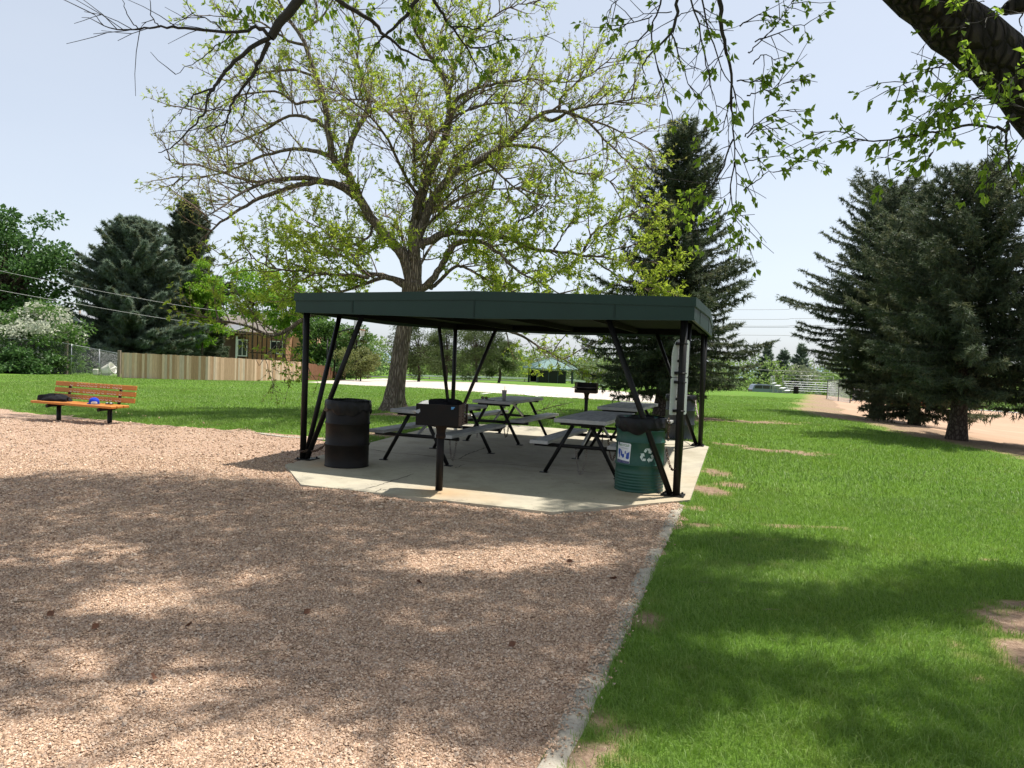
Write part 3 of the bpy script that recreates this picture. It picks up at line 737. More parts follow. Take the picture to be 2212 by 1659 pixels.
# ------------------------------------------------------------------ signs strapped to the right-hand post
def sign(z0,z1,poly,label,side,rz,off):
    off=.042
    root=thing('sign',label,'sign',(PB.x,PB.y,(z0+z1)/2),rz,'white metal signs seen from behind')
    h=(z1-z0)/2; mb=MB()
    Mx=Matrix.Rotation(R(90),4,'X')
    pts=[]
    mb.prism(poly,-.002,.002,0,Matrix.Translation((off,.068,0))@Mx)
    p=mb.build('sign_plate',M['sign_back'],root)
    hb=MB()
    for px_,pz in((-.10,h-.03),(-.10,-h+.03),(.10,h-.03),(.10,-h+.03)): hb.lathe([(.006,0),(.006,.004),(0.001,.006)],8,0,(0,0,0))
    for zz in(h-.05,-h+.05):
        b=MB(); b.box((0,.056,zz),(.13,.012,.035),0,None,.003); b.box((.05,.03,zz),(.016,.05,.03),0,None,.003); b.box((-.05,.03,zz),(.016,.05,.03),0,None,.003)
        b.tube([(.05*math.cos(t),.05*math.sin(t),zz) for t in [R(-180+30*k) for k in range(7)]],.009,6)
        b.build('clamp',M['black_paint'],root)
    b=MB(); b.lathe([(.018,0),(.018,.006),(.006,.01)],10,0,(0,0,0),True); 
    for v_ in range(len(b.v)): x,y,z=b.v[v_]; b.v[v_]=(off-.04+x,.064-z,-.03+y)
    b.build('bolt_head',M['black_paint'],root)
w=.152
rect=lambda h:[(-w+.02,-h),(w-.02,-h),(w-.006,-h+.006),(w,-h+.02),(w,h-.02),(w-.006,h-.006),(w-.02,h),(-w+.02,h),(-w+.006,h-.006),(-w,h-.02),(-w,-h+.02),(-w+.006,-h+.006)]
sign(.955,1.392,rect(.2185),'square cornered white sign strapped lower on the right shelter post',1,R(38),-.022)
ch=[(-w+.02,-.222),(w-.02,-.222),(w,-.202),(w,.202),(w-.02,.222),(-w+.09,.222),(-w+.05,.19),(-w+.02,.13),(-w,.05),(-w,-.202)]
sign(1.398,1.842,ch,'white sign with one slanted top corner strapped above the other',1,R(38),-.022)

# ------------------------------------------------------------------ picnic tables
def table(label,cx,cy,rz):
    root=thing('picnic_table',label,'picnic table',(cx,cy,0),rz,'picnic tables under the shelter')
    def plank(c,L,wd,th,name,n):
        mb=MB(); w1=wd/n
        for k in range(n):
            x=-wd/2+w1*(k+.5); mb.box((c[0]+x,c[1],c[2]),(w1-.006,L-.012,th),0,None,.004)
        o=mb.build(name,M['alu'],root)
        for s in(-1,1):
            e=MB(); e.box((c[0],c[1]+s*(L/2-.003),c[2]),(wd,.012,th+.004),0,None,.003); e.build('end_cap',M['alu_end'],o)
    plank((0,0,.735),1.86,.72,.05,'tabletop',3)
    for s in(-1,1): plank((s*.53,0,.435),2.06,.255,.045,'seat',1)
    for y in(-.80,.80):
        for s in(-1,1):
            mb=MB(); mb.tube([(s*.5,y,.012),(s*.13,y,.67)],.027,12); l=mb.build('leg',M['black_paint'],root)
            f=MB(); f.box((s*.515,y,.006),(.11,.07,.012),0,None,.002); f.build('foot_plate',M['black_paint'],l)
        mb=MB(); mb.beam((-.30,y,.69),(.30,y,.69),.05,.045); mb.build('top_bar',M['black_paint'],root)
        mb=MB(); mb.tube([(-.66,y,.385),(.66,y,.385)],.026,10); mb.build('seat_bar',M['black_paint'],root)
    for s in(-1,1):
        mb=MB(); mb.beam((0,s*.78,.39),(0,s*.12,.69),.03,.03); mb.build('stay',M['alu_end'],root)
    return root
RZ=math.atan2(U.y,U.x)
table('aluminium plank picnic table behind the near grill, black bag lying on it',-1.05,11.62,RZ)
table('aluminium plank picnic table at the back left, drink cup standing on it',-.03,14.40,RZ)
table('aluminium plank picnic table nearest the green recycling drum',1.24,11.02,RZ)
table('aluminium plank picnic table at the back right, beyond the recycling drum',2.13,13.85,RZ)

# ------------------------------------------------------------------ chains
def chain(pts,label,mat,link=.032,r=.0042,group=None):
    P=[Vector(p) for p in pts]; mb=MB(); 
    seg=[(P[i],P[i+1],(P[i+1]-P[i]).length) for i in range(len(P)-1)]; tot=sum(s[2] for s in seg); n=max(3,int(tot/(link*.72)))
    for k in range(n):
        d=tot*(k+.5)/n
        for a,b,L in seg:
            if d<=L: break
            d-=L
        c=a.lerp(b,min(1,d/max(L,1e-6))); t=(b-a).normalized(); up=t.orthogonal().normalized(); s=t.cross(up)
        if k%2: up,s=s,up
        up=(up*math.cos(k*.4)+s*math.sin(k*.4)*.3).normalized()
        ring=[c+t*(link*.5*math.cos(q))+up*(link*.30*math.sin(q)) for q in [2*math.pi*j/8 for j in range(9)]]
        mb.tube(ring,r,5,0,False)
    return tag(mb.build('chain',mat),label,'chain',group)
def sag(a,b,drop,n=12):
    a=Vector(a);b=Vector(b); return [a.lerp(b,i/n)-Vector((0,0,drop*4*(i/n)*(1-i/n))) for i in range(n+1)]
def tl(cx,cy,x,y,z): 
    return Vector((cx,cy,0))+U*x+VV*y+Vector((0,0,z))
G='chains hanging under the picnic tables'
chain(sag(tl(-1.05,11.62,.40,-.55,.41),tl(-1.05,11.62,.52,-.55,.41),.36),'pale chain loop under the right seat of the table behind the grill',M['steel_chain'],.04,.005,G)
chain(sag(tl(1.24,11.02,-.10,-.72,.37),tl(1.24,11.02,.06,-.72,.37),.36),'pale chain loop nearly touching the concrete under the front right table',M['steel_chain'],.04,.005,G)
chain(sag(tl(1.24,11.02,.05,.55,.37),tl(1.24,11.02,.2,.55,.37),.30),'second darker chain loop hanging farther back under the front right table',M['rust_chain'],.04,.005,G)
chain(sag(tl(-.03,14.4,.20,-.80,.37),tl(-.03,14.4,.30,-.80,.37),.24),'dark chain loop under the table that holds the drink cup',M['rust_chain'],.04,.005,G)
chain([tl(-.03,14.4,-.30,-.80,.37),tl(-.03,14.4,-.30,-.80,.08)],'single straight chain under the table that holds the drink cup',M['steel_chain'],.04,.005,G)
chain([tl(2.13,13.85,-.35,-.5,.37),tl(2.13,13.85,-.35,-.5,.06)],'rusty straight chain under the back right table',M['rust_chain'],.04,.005,G)

# ------------------------------------------------------------------ drums
def drum_body(mat,root,ribs,extra,rr=.292,H=.885):
    prof=[(rr*.0,.018),(rr-.006,.018),(rr-.003,.0),(rr+.004,.0),(rr+.006,.010),(rr,.022)]
    def rib(z,a=.012,w=.016): return [(rr,z-w),(rr+a*.7,z-w*.45),(rr+a,z),(rr+a*.7,z+w*.45),(rr,z+w)]
    zs=sorted([(z,.013,.020) for z in ribs]+[(z,.006,.016) for z in extra])
    for z,a,w in zs: prof+=rib(z,a,w)
    prof+=[(rr,H-.02),(rr+.004,H-.008),(rr+.006,H),(rr-.004,H+.004),(rr-.012,H-.004),(rr-.012,.05),(0.0,.04)]
    mb=MB(); mb.lathe(prof,48); return mb.build('drum_body',mat,root)
def liner(root,rr=.292,H=.885,drop=.14,seed=1):
    rg=random.Random(seed); ph=[rg.uniform(0,6.3) for _ in range(6)]
    def wob(r,z,a,i):
        k=.006*math.sin(9*a+ph[0])+.005*math.sin(17*a+ph[1]+i)+.003*math.sin(31*a+ph[2]+2*i)
        dz=(.03*math.sin(3*a+ph[3])+.015*math.sin(8*a+ph[4]))*(1 if z<H-.1 else .1)
        return (r+k*(1 if i not in(5,6,7) else .35) if r>.05 else r, z+dz)
    prof=[(rr+.010,H-drop),(rr+.022,H-drop+.02),(rr+.016,H-drop*.62),(rr+.022,H-drop*.4),(rr+.013,H-.03),(rr+.012,H),(rr+.004,H+.010),(rr-.010,H+.004),(rr-.022,H-.04),(rr-.03,H-.25),(rr-.05,H-.5),(.0,H-.55)]
    mb=MB(); mb.lathe(prof,72,0,(0,0,0),True,False,False,wob); return mb.build('bin_bag',M['bag_plastic'],root)
kp=Vector((-2.2,10.19+.29,0)); kp=gnd2(742,1012)+Vector((-.02,.28,0))
d1=thing('oil_drum_bin','rusty black oil drum trash bin with black bag beside the left leg','trash bin',kp,.4,'oil drum bins')
drum_body(M['drum_black'],d1,[.30,.585],[]); liner(d1,drop=.16,seed=3)
gp=gnd2(1388,1066)+Vector((0,.30,0))
d2=thing('recycling_drum','dark green recycling drum with white arrows symbol and recycle poster','recycling bin',gp,0,'oil drum bins')
drum_body(M['drum_green'],d2,[.325,.60],[.05,.085,.12,.155,.19,.225,.735,.765,.79]); liner(d2,drop=.155,seed=8)
sp_=gnd2(1470,950)+Vector((.03,.28,0))
d3=thing('oil_drum_bin','black oil drum bin tinted sunlit blue grey with black bag beside the far right leg','trash bin',sp_,0,'oil drum bins')
drum_body(M['drum_black_sunlit'],d3,[.30,.585],[]); liner(d3,drop=.11,seed=5)
A=lambda o,r,a,z:o+Vector((r*math.cos(a),r*math.sin(a),z))
chain(sag(A(kp,.305,R(165),.30),PA+Vector((.10,-.02,.13)),.05)+[PA+Vector((.02,-.06,.12)),PA+Vector((-.05,.0,.12))],'dark chain from the black drum wrapped round the left leg foot',M['rust_chain'],.05,.007)
chain(sag(A(gp,.312,R(-12),.52),PB+Vector((-.03,-.03,.33)),.10),'rusty chain linking the green drum to the right front leg',M['rust_chain'],.042,.0055)
chain([A(gp,.325,R(-12),.885),A(gp,.33,R(-12),.80),A(gp,.325,R(-10),.70),A(gp,.33,R(-11),.62)],'short rusty chain hanging from the rim of the green drum',M['rust_chain'],.045,.0055)
chain(sag(A(sp_,.312,R(-35),.80),PC+Vector((-.03,-.03,.50)),.08),'bright chain linking the far black drum to the far right leg',M['steel_chain'],.045,.006)

# poster and stencilled symbol wrapped on the green drum
def wrap(o2,rad,phi0,z0):                     # flat (x right, y up) -> on the drum, phi0 faces the viewer
    for v in o2.data.vertices:
        a=phi0+v.co.x/rad; r=rad+v.co.z; y=v.co.y
        v.co=(r*math.cos(a),r*math.sin(a),z0+y)
def flat(name,polys,mat,lift,parent,phi,z0,sub=.012):
    bm=bmesh.new()
    for poly in polys:
        f=bm.faces.new([bm.verts.new((x,y,0)) for x,y in poly])
    xs_=[v.co.x for v in bm.verts]
    q=min(xs_)+sub
    while q<max(xs_):
        bmesh.ops.bisect_plane(bm,geom=bm.verts[:]+bm.edges[:]+bm.faces[:],plane_co=(q,0,0),plane_no=(1,0,0)); q+=sub
    bmesh.ops.recalc_face_normals(bm,faces=bm.faces[:])
    for f in bm.faces:
        if f.normal.z<0: f.normal_flip()
    for v in bm.verts: v.co.z=lift
    me=bpy.data.meshes.new(name); bm.to_mesh(me); bm.free(); me.materials.append(mat)
    o=bpy.data.objects.new(name,me); COL.objects.link(o); o.parent=parent; wrap(o,.2935,phi,z0); return o
def text(s,size,mat,x,y,lift,parent,phi,z0,name='lettering',bold=0.0):
    cu=bpy.data.curves.new(name,'FONT'); cu.body=s; cu.size=size; cu.align_x='CENTER'; cu.align_y='CENTER'; cu.offset=bold
    t=bpy.data.objects.new(name+'_tmp',cu); COL.objects.link(t)
    dg=bpy.context.evaluated_depsgraph_get(); me=bpy.data.meshes.new_from_object(t.evaluated_get(dg)); bpy.data.objects.remove(t)
    o=bpy.data.objects.new(name,me); COL.objects.link(o); me.materials.clear(); me.materials.append(mat); o.parent=parent
    for v in me.vertices: v.co.x+=x; v.co.y+=y; v.co.z=lift
    wrap(o,.2935,phi,z0); return o
view=math.atan2(-gp.y,-gp.x)                  # direction towards the viewer
ph=view-math.asin(min(.95,.205/.2935)); hw,hh=.108,.135
tilt=-.06
def rotp(ps,a=tilt): return [(x*math.cos(a)-y*math.sin(a),x*math.sin(a)+y*math.cos(a)) for x,y in ps]
zc=.452
post=flat('poster',[rotp([(-hw+.01,-hh),(hw-.01,-hh),(hw,-hh+.01),(hw,hh-.01),(hw-.01,hh),(-hw+.01,hh),(-hw,hh-.01),(-hw,-hh+.01)])],M['paper'],.001,d2,ph,zc)
flat('border',[rotp(p) for p in([(-hw+.005,-hh+.004),(hw-.005,-hh+.004),(hw-.005,-hh+.056),(-hw+.005,-hh+.056)],)],M['ink_navy'],.0022,post,ph,zc)
flat('pictogram',[rotp(p) for p in(
  [(-.092,.045),(-.06,.052),(-.036,.047),(-.044,.012),(-.05,-.05),(-.064,-.056),(-.068,-.02),(-.08,-.01),(-.084,.02)],
  [(-.032,.038),(-.022,.042),(-.017,.03),(-.008,.018),(-.005,-.02),(-.02,-.034),(-.034,-.018)],
  [(-.002,-.005),(.012,.002),(.024,-.004),(.027,-.036),(.014,-.05),(-.004,-.046),(-.012,-.03)],
  [(.030,.034),(.038,.042),(.047,.034),(.048,.008),(.040,.001),(.031,.006)],
  [(.058,.018),(.078,.022),(.096,.042),(.098,-.04),(.086,-.056),(.062,-.052),(.052,-.046)])],M['ink_blue'],.0022,post,ph,zc)
flat('pictogram',[rotp(p) for p in([(-.094,.126),(-.082,.130),(-.07,.124),(-.074,.10),(-.080,.084),(-.090,.10)],)],M['ink_navy'],.0022,post,ph,zc)
text('RECYCLE!',.036,M['ink_green'],.016,.104-.002,.0024,post,ph,zc,bold=.0008)
for yy,ww in((.072,.07),(.066,.05)): flat('fine_print',[rotp([(-ww+.02,yy-.0016),(ww+.02,yy-.0016),(ww+.02,yy+.0016),(-ww+.02,yy+.0016)])],M['sticker_grey'],.0022,post,ph,zc)
for yy in(-.090,-.102,-.114): flat('fine_print',[rotp([(-.095,yy-.001),(-.012,yy-.001),(-.012,yy+.001),(-.095,yy+.001)]),rotp([(.005,yy-.001),(.092,yy-.001),(.092,yy+.001),(.005,yy+.001)])],M['sticker_grey'],.003,post,ph,zc)
# chasing arrows
def arrows():
    polys=[]
    base=[[( -.037,.018),(-.052,.043),(-.030,.086),(.012,.086),(.000,.066),(-.012,.060)],
          [(.018,.086),(.036,.082),(.052,.055),(.066,.062),(.052,.016),(.006,.026),(.020,.034),(.006,.060)]]
    # one folded arrow, turned three times about the centre (0,0)
    one=[[(-.020,.086),(.028,.086),(.046,.056),(.060,.064),(.046,.022),(.004,.034),(.018,.040),(.002,.066)],[(-.026,.084),(-.046,.048),(-.022,.034),(-.004,.064)]]
    for k in range(3):
        a=-2*math.pi*k/3; c,s=math.cos(a),math.sin(a)
        for p in one: polys.append([((x*c-y*s),(x*s+y*c)) for x,y in p])
    return polys
flat('recycling_symbol',arrows(),M['stencil'],.0012,d2,view+.30,.452)

# ------------------------------------------------------------------ grills
def grill(label,loc,rz,stickers=False):
    root=thing('park_grill',label,'grill',loc,rz,'pedestal charcoal grills')
    mb=MB(); mb.tube([(0,0,-.02),(0,0,.725)],.043,16); p=mb.build('pedestal',M['grill_metal'],root)
    mb=MB(); mb.lathe([(.043,.60),(.058,.61),(.058,.64),(.05,.65),(.056,.71),(.075,.755)],16); mb.build('swivel_collar',M['grill_rust'],p)
    # box open towards +y and at the top front; local: back wall at -y
    w,d,z0,z1,t=.245,.20,.762,1.0,.006
    mb=MB(); mb.box((0,-d,(z0+z1)/2),(2*w,t,z1-z0),0,None,.001); mb.build('back_panel',M['grill_metal'],root)
    mb=MB(); mb.box((0,0,z0),(2*w-t,2*d-t,t)); mb.build('floor_pan',M['grill_rust'],root)
    mb=MB(); mb.box((0,d-.003,z0+.035),(2*w,t,.07)); mb.build('front_lip',M['grill_rust'],root)
    for s in(-1,1):
        mb=MB()
        for k in range(4):                    # side wall with punched slots between the strips
            a=-d+t/2+k*.1; 
        mb.box((s*w,-.10,(z0+z1)/2),(t,.2-.012,z1-z0)); mb.box((s*w,.185,(z0+z1)/2),(t,.03,z1-z0)); mb.box((s*w,.06,(z0+z1)/2),(t,.08,z1-z0))
        for q in range(8): mb.box((s*w,.008,z0+.016+q*.0335),(t,.026,.014)); mb.box((s*w,.135,z0+.016+q*.0335),(t,.072,.014))
        mb.box((s*(w+.012),.185,(z0+z1)/2),(.02,.03,z1-z0-.004),0,None,.002)
        mb.build('side_panel',M['grill_rust'],root)
    g=MB(); 
    for k in range(19): g.tube([(-w+.012+k*.0258,-d+.012,.887),(-w+.012+k*.0258,d-.012,.887)],.0045,6)
    for y in(-d+.012,d-.012): g.tube([(-w-.02,y,.880),(w+.02,y,.880)],.006,6)
    gr=g.build('grate',M['grill_metal'],root)
    for s in(-1,1):
        h=MB(); h.tube([(s*(w-.0),.06,.880),(s*(w+.09),.06,.880),(s*(w+.10),.0,.892),(s*(w+.02),.0,.892)],.005,6)
        coil=[(s*(w+.045+.05*q/40),.06+.013*math.cos(q*1.1),.880+.013*math.sin(q*1.1)) for q in range(41)]; h.tube(coil,.0035,5)
        h.build('handle',M['chrome'],gr)
    if stickers:
        mb=MB(); mb.add([(-w-.001,-d-.0045,.927),(-w+.045,-d-.0045,.942),(-w+.05,-d-.0045,.912),(-w+.03,-d-.0045,.892),(-w,-d-.0045,.897)],[(0,1,2,3,4)][:1]); mb.build('sticker',M['sticker_grey'],root)
        mb=MB(); mb.add([(w-.085,-d-.0045,.982),(w-.04,-d-.0045,.982),(w-.062,-d-.0045,.954),(w-.085,-d-.0045,.952)],[(0,1,2,3)]); mb.build('sticker',M['sticker_blue'],root)
        mb=MB(); mb.add([(-w+.01,-.16,.998),(-w+.13,-.15,.998),(-w+.11,-.10,1.042),(-w+.05,-.11,1.027)],[(0,1,2,3)]); mb.build('foil_flap',M['alu_end'],root)
    return root
gb=gnd2(948,1059)
grill('black pedestal charcoal grill with stickers standing on the front of the slab',gb,R(-9),True)
g2=at(1266,880,18.3); z2=th(g2.x,g2.y); zt=at(1270,846,18.3).z
grill('rust streaked pedestal grill on the grass behind the picnic tables',(g2.x,g2.y,zt-.79),R(180-13))

# ------------------------------------------------------------------ things on the tables
def lump(name,mat,parent,c,s,seed,folds=7,amp=.18,n=(40,16),world=True):
    mb=MB(); rg=random.Random(seed); ph=[rg.uniform(0,6.3) for _ in range(8)]; vs=[];fs=[]
    for i in range(n[1]+1):
        th_=math.pi*i/n[1]*.5 if True else 0
        for j in range(n[0]):
            a=2*math.pi*j/n[0]; k=1+amp*(.5*math.sin(folds*a+ph[0]+2*th_)+.35*math.sin(3*a+ph[1])+.3*math.sin((folds+4)*a+ph[2]-3*th_)+.3*math.sin(6*th_+ph[3]+2*a))
            rr=math.sin(th_)**.55*k; z=max(0,math.cos(th_)*(1+amp*.9*math.sin(2*a+ph[4])+amp*.7*math.sin(5*a+4*th_+ph[5])))
            vs.append((c[0]+s[0]*rr*math.cos(a),c[1]+s[1]*rr*math.sin(a),c[2]+s[2]*z))
    for i in range(n[1]):
        for j in range(n[0]):
            j2=(j+1)%n[0]; fs.append((i*n[0]+j,(i+1)*n[0]+j,(i+1)*n[0]+j2,i*n[0]+j2))
    mb.add(vs,fs,0,True); return mb.build(name,mat,parent,world)
bp=tl(-1.05,11.62,.20,-.25,.762)
b=lump('cloth_bag',M['cloth_black'],None,bp,(.27,.16,.105),13,9,.26); tag(b,'crumpled black cloth bag lying on the table behind the grill','bag')
cp=at(1103,862,14.0); t2=tl(-.03,14.4,.12,-.62,.761)
cu=thing('drink_cup','grey plastic drink cup with straw on the back left table','cup',t2)
mb=MB(); mb.lathe([(.0,.0),(.031,.0),(.044,.165),(.046,.168),(.046,.173),(.042,.173),(.042,.168)],24); mb.build('cup_body',M['cup_paper'],cu)
mb=MB(); mb.lathe([(.047,.166),(.048,.174),(.044,.182),(.012,.183),(.0,.183)],24); mb.build('lid',M['cup_paper'],cu)
mb=MB(); mb.tube([(.005,0,.15),(.008,0,.225),(.006,.0,.255)],.004,8); mb.build('straw',M['straw_white'],cu)
t3=tl(-.03,14.4,-.22,-.72,.762)
pr=thing('sunglasses','black folded sunglasses lying open on the back left table','sunglasses',t3,RZ)
mb=MB()
for s in(-1,1):
    mb.tube([(s*.035+.03*math.cos(q),.0+.012*math.sin(q)*0,.03+.022*math.sin(q)) for q in [2*math.pi*k/12 for k in range(13)]],.004,6)
    mb.prism([(s*.035+.028*math.cos(2*math.pi*k/12),.03+.02*math.sin(2*math.pi*k/12)) for k in range(12)],-.001,.001,0,Matrix.Rotation(R(90),4,'X'))
mb.tube([(-.008,0,.035),(.008,0,.035)],.003,6); mb.build('frame',M['lens_dark'],pr)
for s in(-1,1):
    mb=MB(); mb.tube([(s*.068,0,.036),(s*.07,.07,.034),(s*.066,.13,.012)],.003,6); mb.build('temple',M['lens_dark'],pr)
t3=tl(-.03,14.4,-.08,-.76,.761)
mb=MB(); mb.box((t3.x,t3.y,t3.z+.006),(.15,.075,.012),0,None,.004); tag(mb.build('phone',M['lens_dark']),'slim black phone lying flat on the back left table','phone')

# ------------------------------------------------------------------ bench
def bench():
    c=gnd(181,911); c.z=float(gravz(c.x,c.y))+.01; rz=R(-20); dist=1.46
    root=thing('park_bench','orange wooden slatted park bench with white carved marks on black legs','bench',c,rz)
    sx=dist/2; sh=.365
    for s in(-1,1):
        x=s*sx
        mb=MB(); mb.tube([(x,0,-.25),(x,0,sh-.05)],.048,14); mb.build('leg',M['black_paint'],root)
        mb=MB(); mb.tube([(x,-.30,sh-.065),(x,-.22,sh-.055),(x,.12,sh-.05),(x,.20,sh-.02),(x,.235,sh+.06),(x,.29,sh+.42)],[.036,.036,.036,.036,.034,.03],10); mb.build('bracket',M['black_paint'],root)
    Ls=2.28
    for k in range(3):
        y=-.28+k*.165; mb=MB(); mb.box((0,y,sh+.012),(Ls,.145,.05),0,None,.008); mb.build('seat_slat',M['bench_wood'],root)
    for k in range(3):
        z=sh+.125+k*.135; y=.215+(z-sh)*.155; Mx=Matrix.Translation((.03,y-.02,z))@Matrix.Rotation(R(-9),4,'X')
        mb=MB(); mb.box((0,0,0),(Ls+.03,.045,.098),0,Mx,.008)
        rg=random.Random(k); x=-.66
        while x<.78:
            r=rg.uniform(.026,.036); gap=rg.uniform(.085,.115)
            pts=[Mx@Vector((x+r*1.15*math.cos(t),-.0255,-.004+r*.95*math.sin(t))) for t in [R(200+20*q) for q in range(8)]]
            mb.tube(pts,.0075,5,1)
            for e in(-.5,.5):
                p=Vector((x+e*r*1.1,-.0255,.022)); mb.tube([Mx@(p-Vector((.004,0,0))),Mx@(p+Vector((.004,0,.002)))],.0055,5,1)
            x+=gap if rg.random()>.14 else gap*1.6
        mb.build('back_slat',[M['bench_wood'],M['bench_mark']],root)
    T=root.matrix_basis.copy(); T=Matrix.Translation(c)@Matrix.Rotation(rz,4,'Z')
    st=sh+.038
    # jacket
    jc=T@Vector((-.83,-.06,st)); 
    j=MB(); rg=random.Random(5)
    o=lump('jacket',M['cloth_black'],None,(0,0,0),(.42,.19,.13),21,5,.14,(48,16),False); o.location=T@Vector((-.76,-.08,st)); o.rotation_euler=(0,0,rz+.05)
    tag(o,'bunched black jacket lying on the left end of the bench','jacket')
    # cap
    cap=thing('baseball_cap','royal blue baseball cap resting on the orange bench seat','cap',T@Vector((.42,-.12,st)),rz+2.6)
    mb=MB(); prof=[(.098,0),(.101,.03),(.098,.065),(.085,.098),(.058,.122),(.025,.133),(.008,.136),(.008,.14),(0,.141)]
    mb.lathe(prof,28); mb.build('crown',M['cap_blue'],cap)
    mb=MB(); vs=[];n=14
    for i in range(n+1):
        a=R(-75+150*i/n)
        for r_,dz in((.095,.012),(.095+.075*max(0.12,math.cos(a*1.05))**.6,.004)): vs.append((r_*math.cos(a),r_*math.sin(a),dz+.01*math.cos(a*1.2)))
    m_=len(vs); vs+=[(x,y,z-.005) for x,y,z in vs]; fs=[]
    for i in range(n): fs+=[(2*i,2*i+1,2*i+3,2*i+2),(m_+2*i,m_+2*i+2,m_+2*i+3,m_+2*i+1),(2*i+1,m_+2*i+1,m_+2*i+3,2*i+3)]
    mb.add(vs,fs,0,True); mb.build('brim',M['cap_blue'],cap)
    mb=MB(); vs=[];n=10
    for i in range(n+1):
        a=R(135+70*i/n+0)
        for z in(.012,.035,.06): rr=(.1035 if z<.04 else .1015); vs.append((rr*math.cos(a),rr*math.sin(a),z*(1 if abs(i-5)<4 else .8)))
    mb.add(vs,[(3*i+j,3*i+3+j,3*i+4+j,3*i+1+j) for i in range(n) for j in range(2)],0,True); mb.build('back_strap',M['paper'],cap)
    # gloves / shades bundle
    sg=thing('sunglasses','dark sunglasses with pale lenses on the right end of the bench','sunglasses',T@Vector((.80,-.08,st+.012)),rz+.2)
    mb=MB()
    for s in(-1,1): mb.lathe([(.0,.03),(.03,.028),(.042,.012),(.038,0)],14,0,(s*.045,0,0))
    mb.tube([(-.09,0,.012),(-.01,-.01,.03),(.09,0,.012)],.008,6); mb.build('frame',M['lens_dark'],sg)
    for s in(-1,1): mb=MB(); mb.lathe([(.0,.037),(.018,.035),(.026,.026)],12,0,(s*.045,-.008,0)); mb.build('lens',M['straw_white'] if s>0 else M['sticker_grey'],sg)
    mb=MB(); mb.tube([(-.09,0,.014),(-.12,.06,.006),(-.05,.09,.004)],.004,6); mb.tube([(.09,0,.014),(.11,.06,.006),(.03,.09,.004)],.004,6); mb.build('temple',M['lens_dark'],sg)
bench()
# ================================================================== VEGETATION
def smooth(pts,sub=4,jit=0.0,rg=random):
    P=[Vector(p) for p in pts]; out=[]
    for i in range(len(P)-1):
        p0=P[max(i-1,0)];p1=P[i];p2=P[i+1];p3=P[min(i+2,len(P)-1)]
        for k in range(sub):
            t=k/sub; t2=t*t;t3=t2*t
            c=.5*((2*p1)+(p2-p0)*t+(2*p0-5*p1+4*p2-p3)*t2+(3*p1-p0-3*p2+p3)*t3)
            if jit: c=c+Vector((rg.gauss(0,jit),rg.gauss(0,jit),rg.gauss(0,jit)))
            out.append(c)
    out.append(P[-1]); return out
def lerps(a,b,n): return [a+(b-a)*i/(n-1) for i in range(n)]
def rdir(rg,axis,ang):
    t=axis.normalized(); u=t.orthogonal().normalized(); w=t.cross(u); a=rg.uniform(0,2*math.pi)
    return (t*math.cos(ang)+(u*math.cos(a)+w*math.sin(a))*math.sin(ang)).normalized()
def twigpath(rg,p,d,L,n,curl=.12,up=0.0):
    pts=[p.copy()]; d=d.copy()
    for i in range(n):
        d=(d+Vector((rg.gauss(0,curl),rg.gauss(0,curl),rg.gauss(0,curl)+up))).normalized(); p=p+d*(L/n); pts.append(p.copy())
    return pts
def leafarr(P,D,L,W,rg,droop=.0,fold=.25,flat=0.0):
    """pointed folded leaves: P base, D direction (n,3)"""
    n=len(P); P=np.asarray(P,float); D=np.asarray(D,float)+np.array([0,0,-droop]); D/=np.linalg.norm(D,axis=1,keepdims=True)+1e-9
    N=rg.normal(size=(n,3)); N[:,2]+=flat; S=np.cross(D,N); S/=np.linalg.norm(S,axis=1,keepdims=True)+1e-9; Nn=np.cross(S,D)
    L=(np.asarray(L)*rg.lognormal(0,.22,n))[:,None]; W=L*W
    V=np.stack([P,P+D*L*.45+S*W*.5+Nn*W*fold,P+D*L+Nn*L*-.08,P+D*L*.45-S*W*.5+Nn*W*fold],1)
    F=np.arange(n)[:,None,None]*4+np.array([(0,1,2),(0,2,3)])[None]
    return V.reshape(-1,3),F.reshape(-1,3)
def unit(rg,n):
    v=rg.normal(size=(n,3)); return v/np.linalg.norm(v,axis=1,keepdims=True)
PXS=lambda f,ox,oy: (lambda x,y:((ox+x/f)*.7315,(oy+y/f)*.7315))
ZA=PXS(1.843,280,0); ZB_=PXS(1.843,1200,0); ZC=PXS(3.687,640,560); ZD=PXS(2.836,1220,560); ZE=PXS(3.687,400,850); ZF=PXS(2.676,2224,0); ZG=PXS(2.304,1420,820)

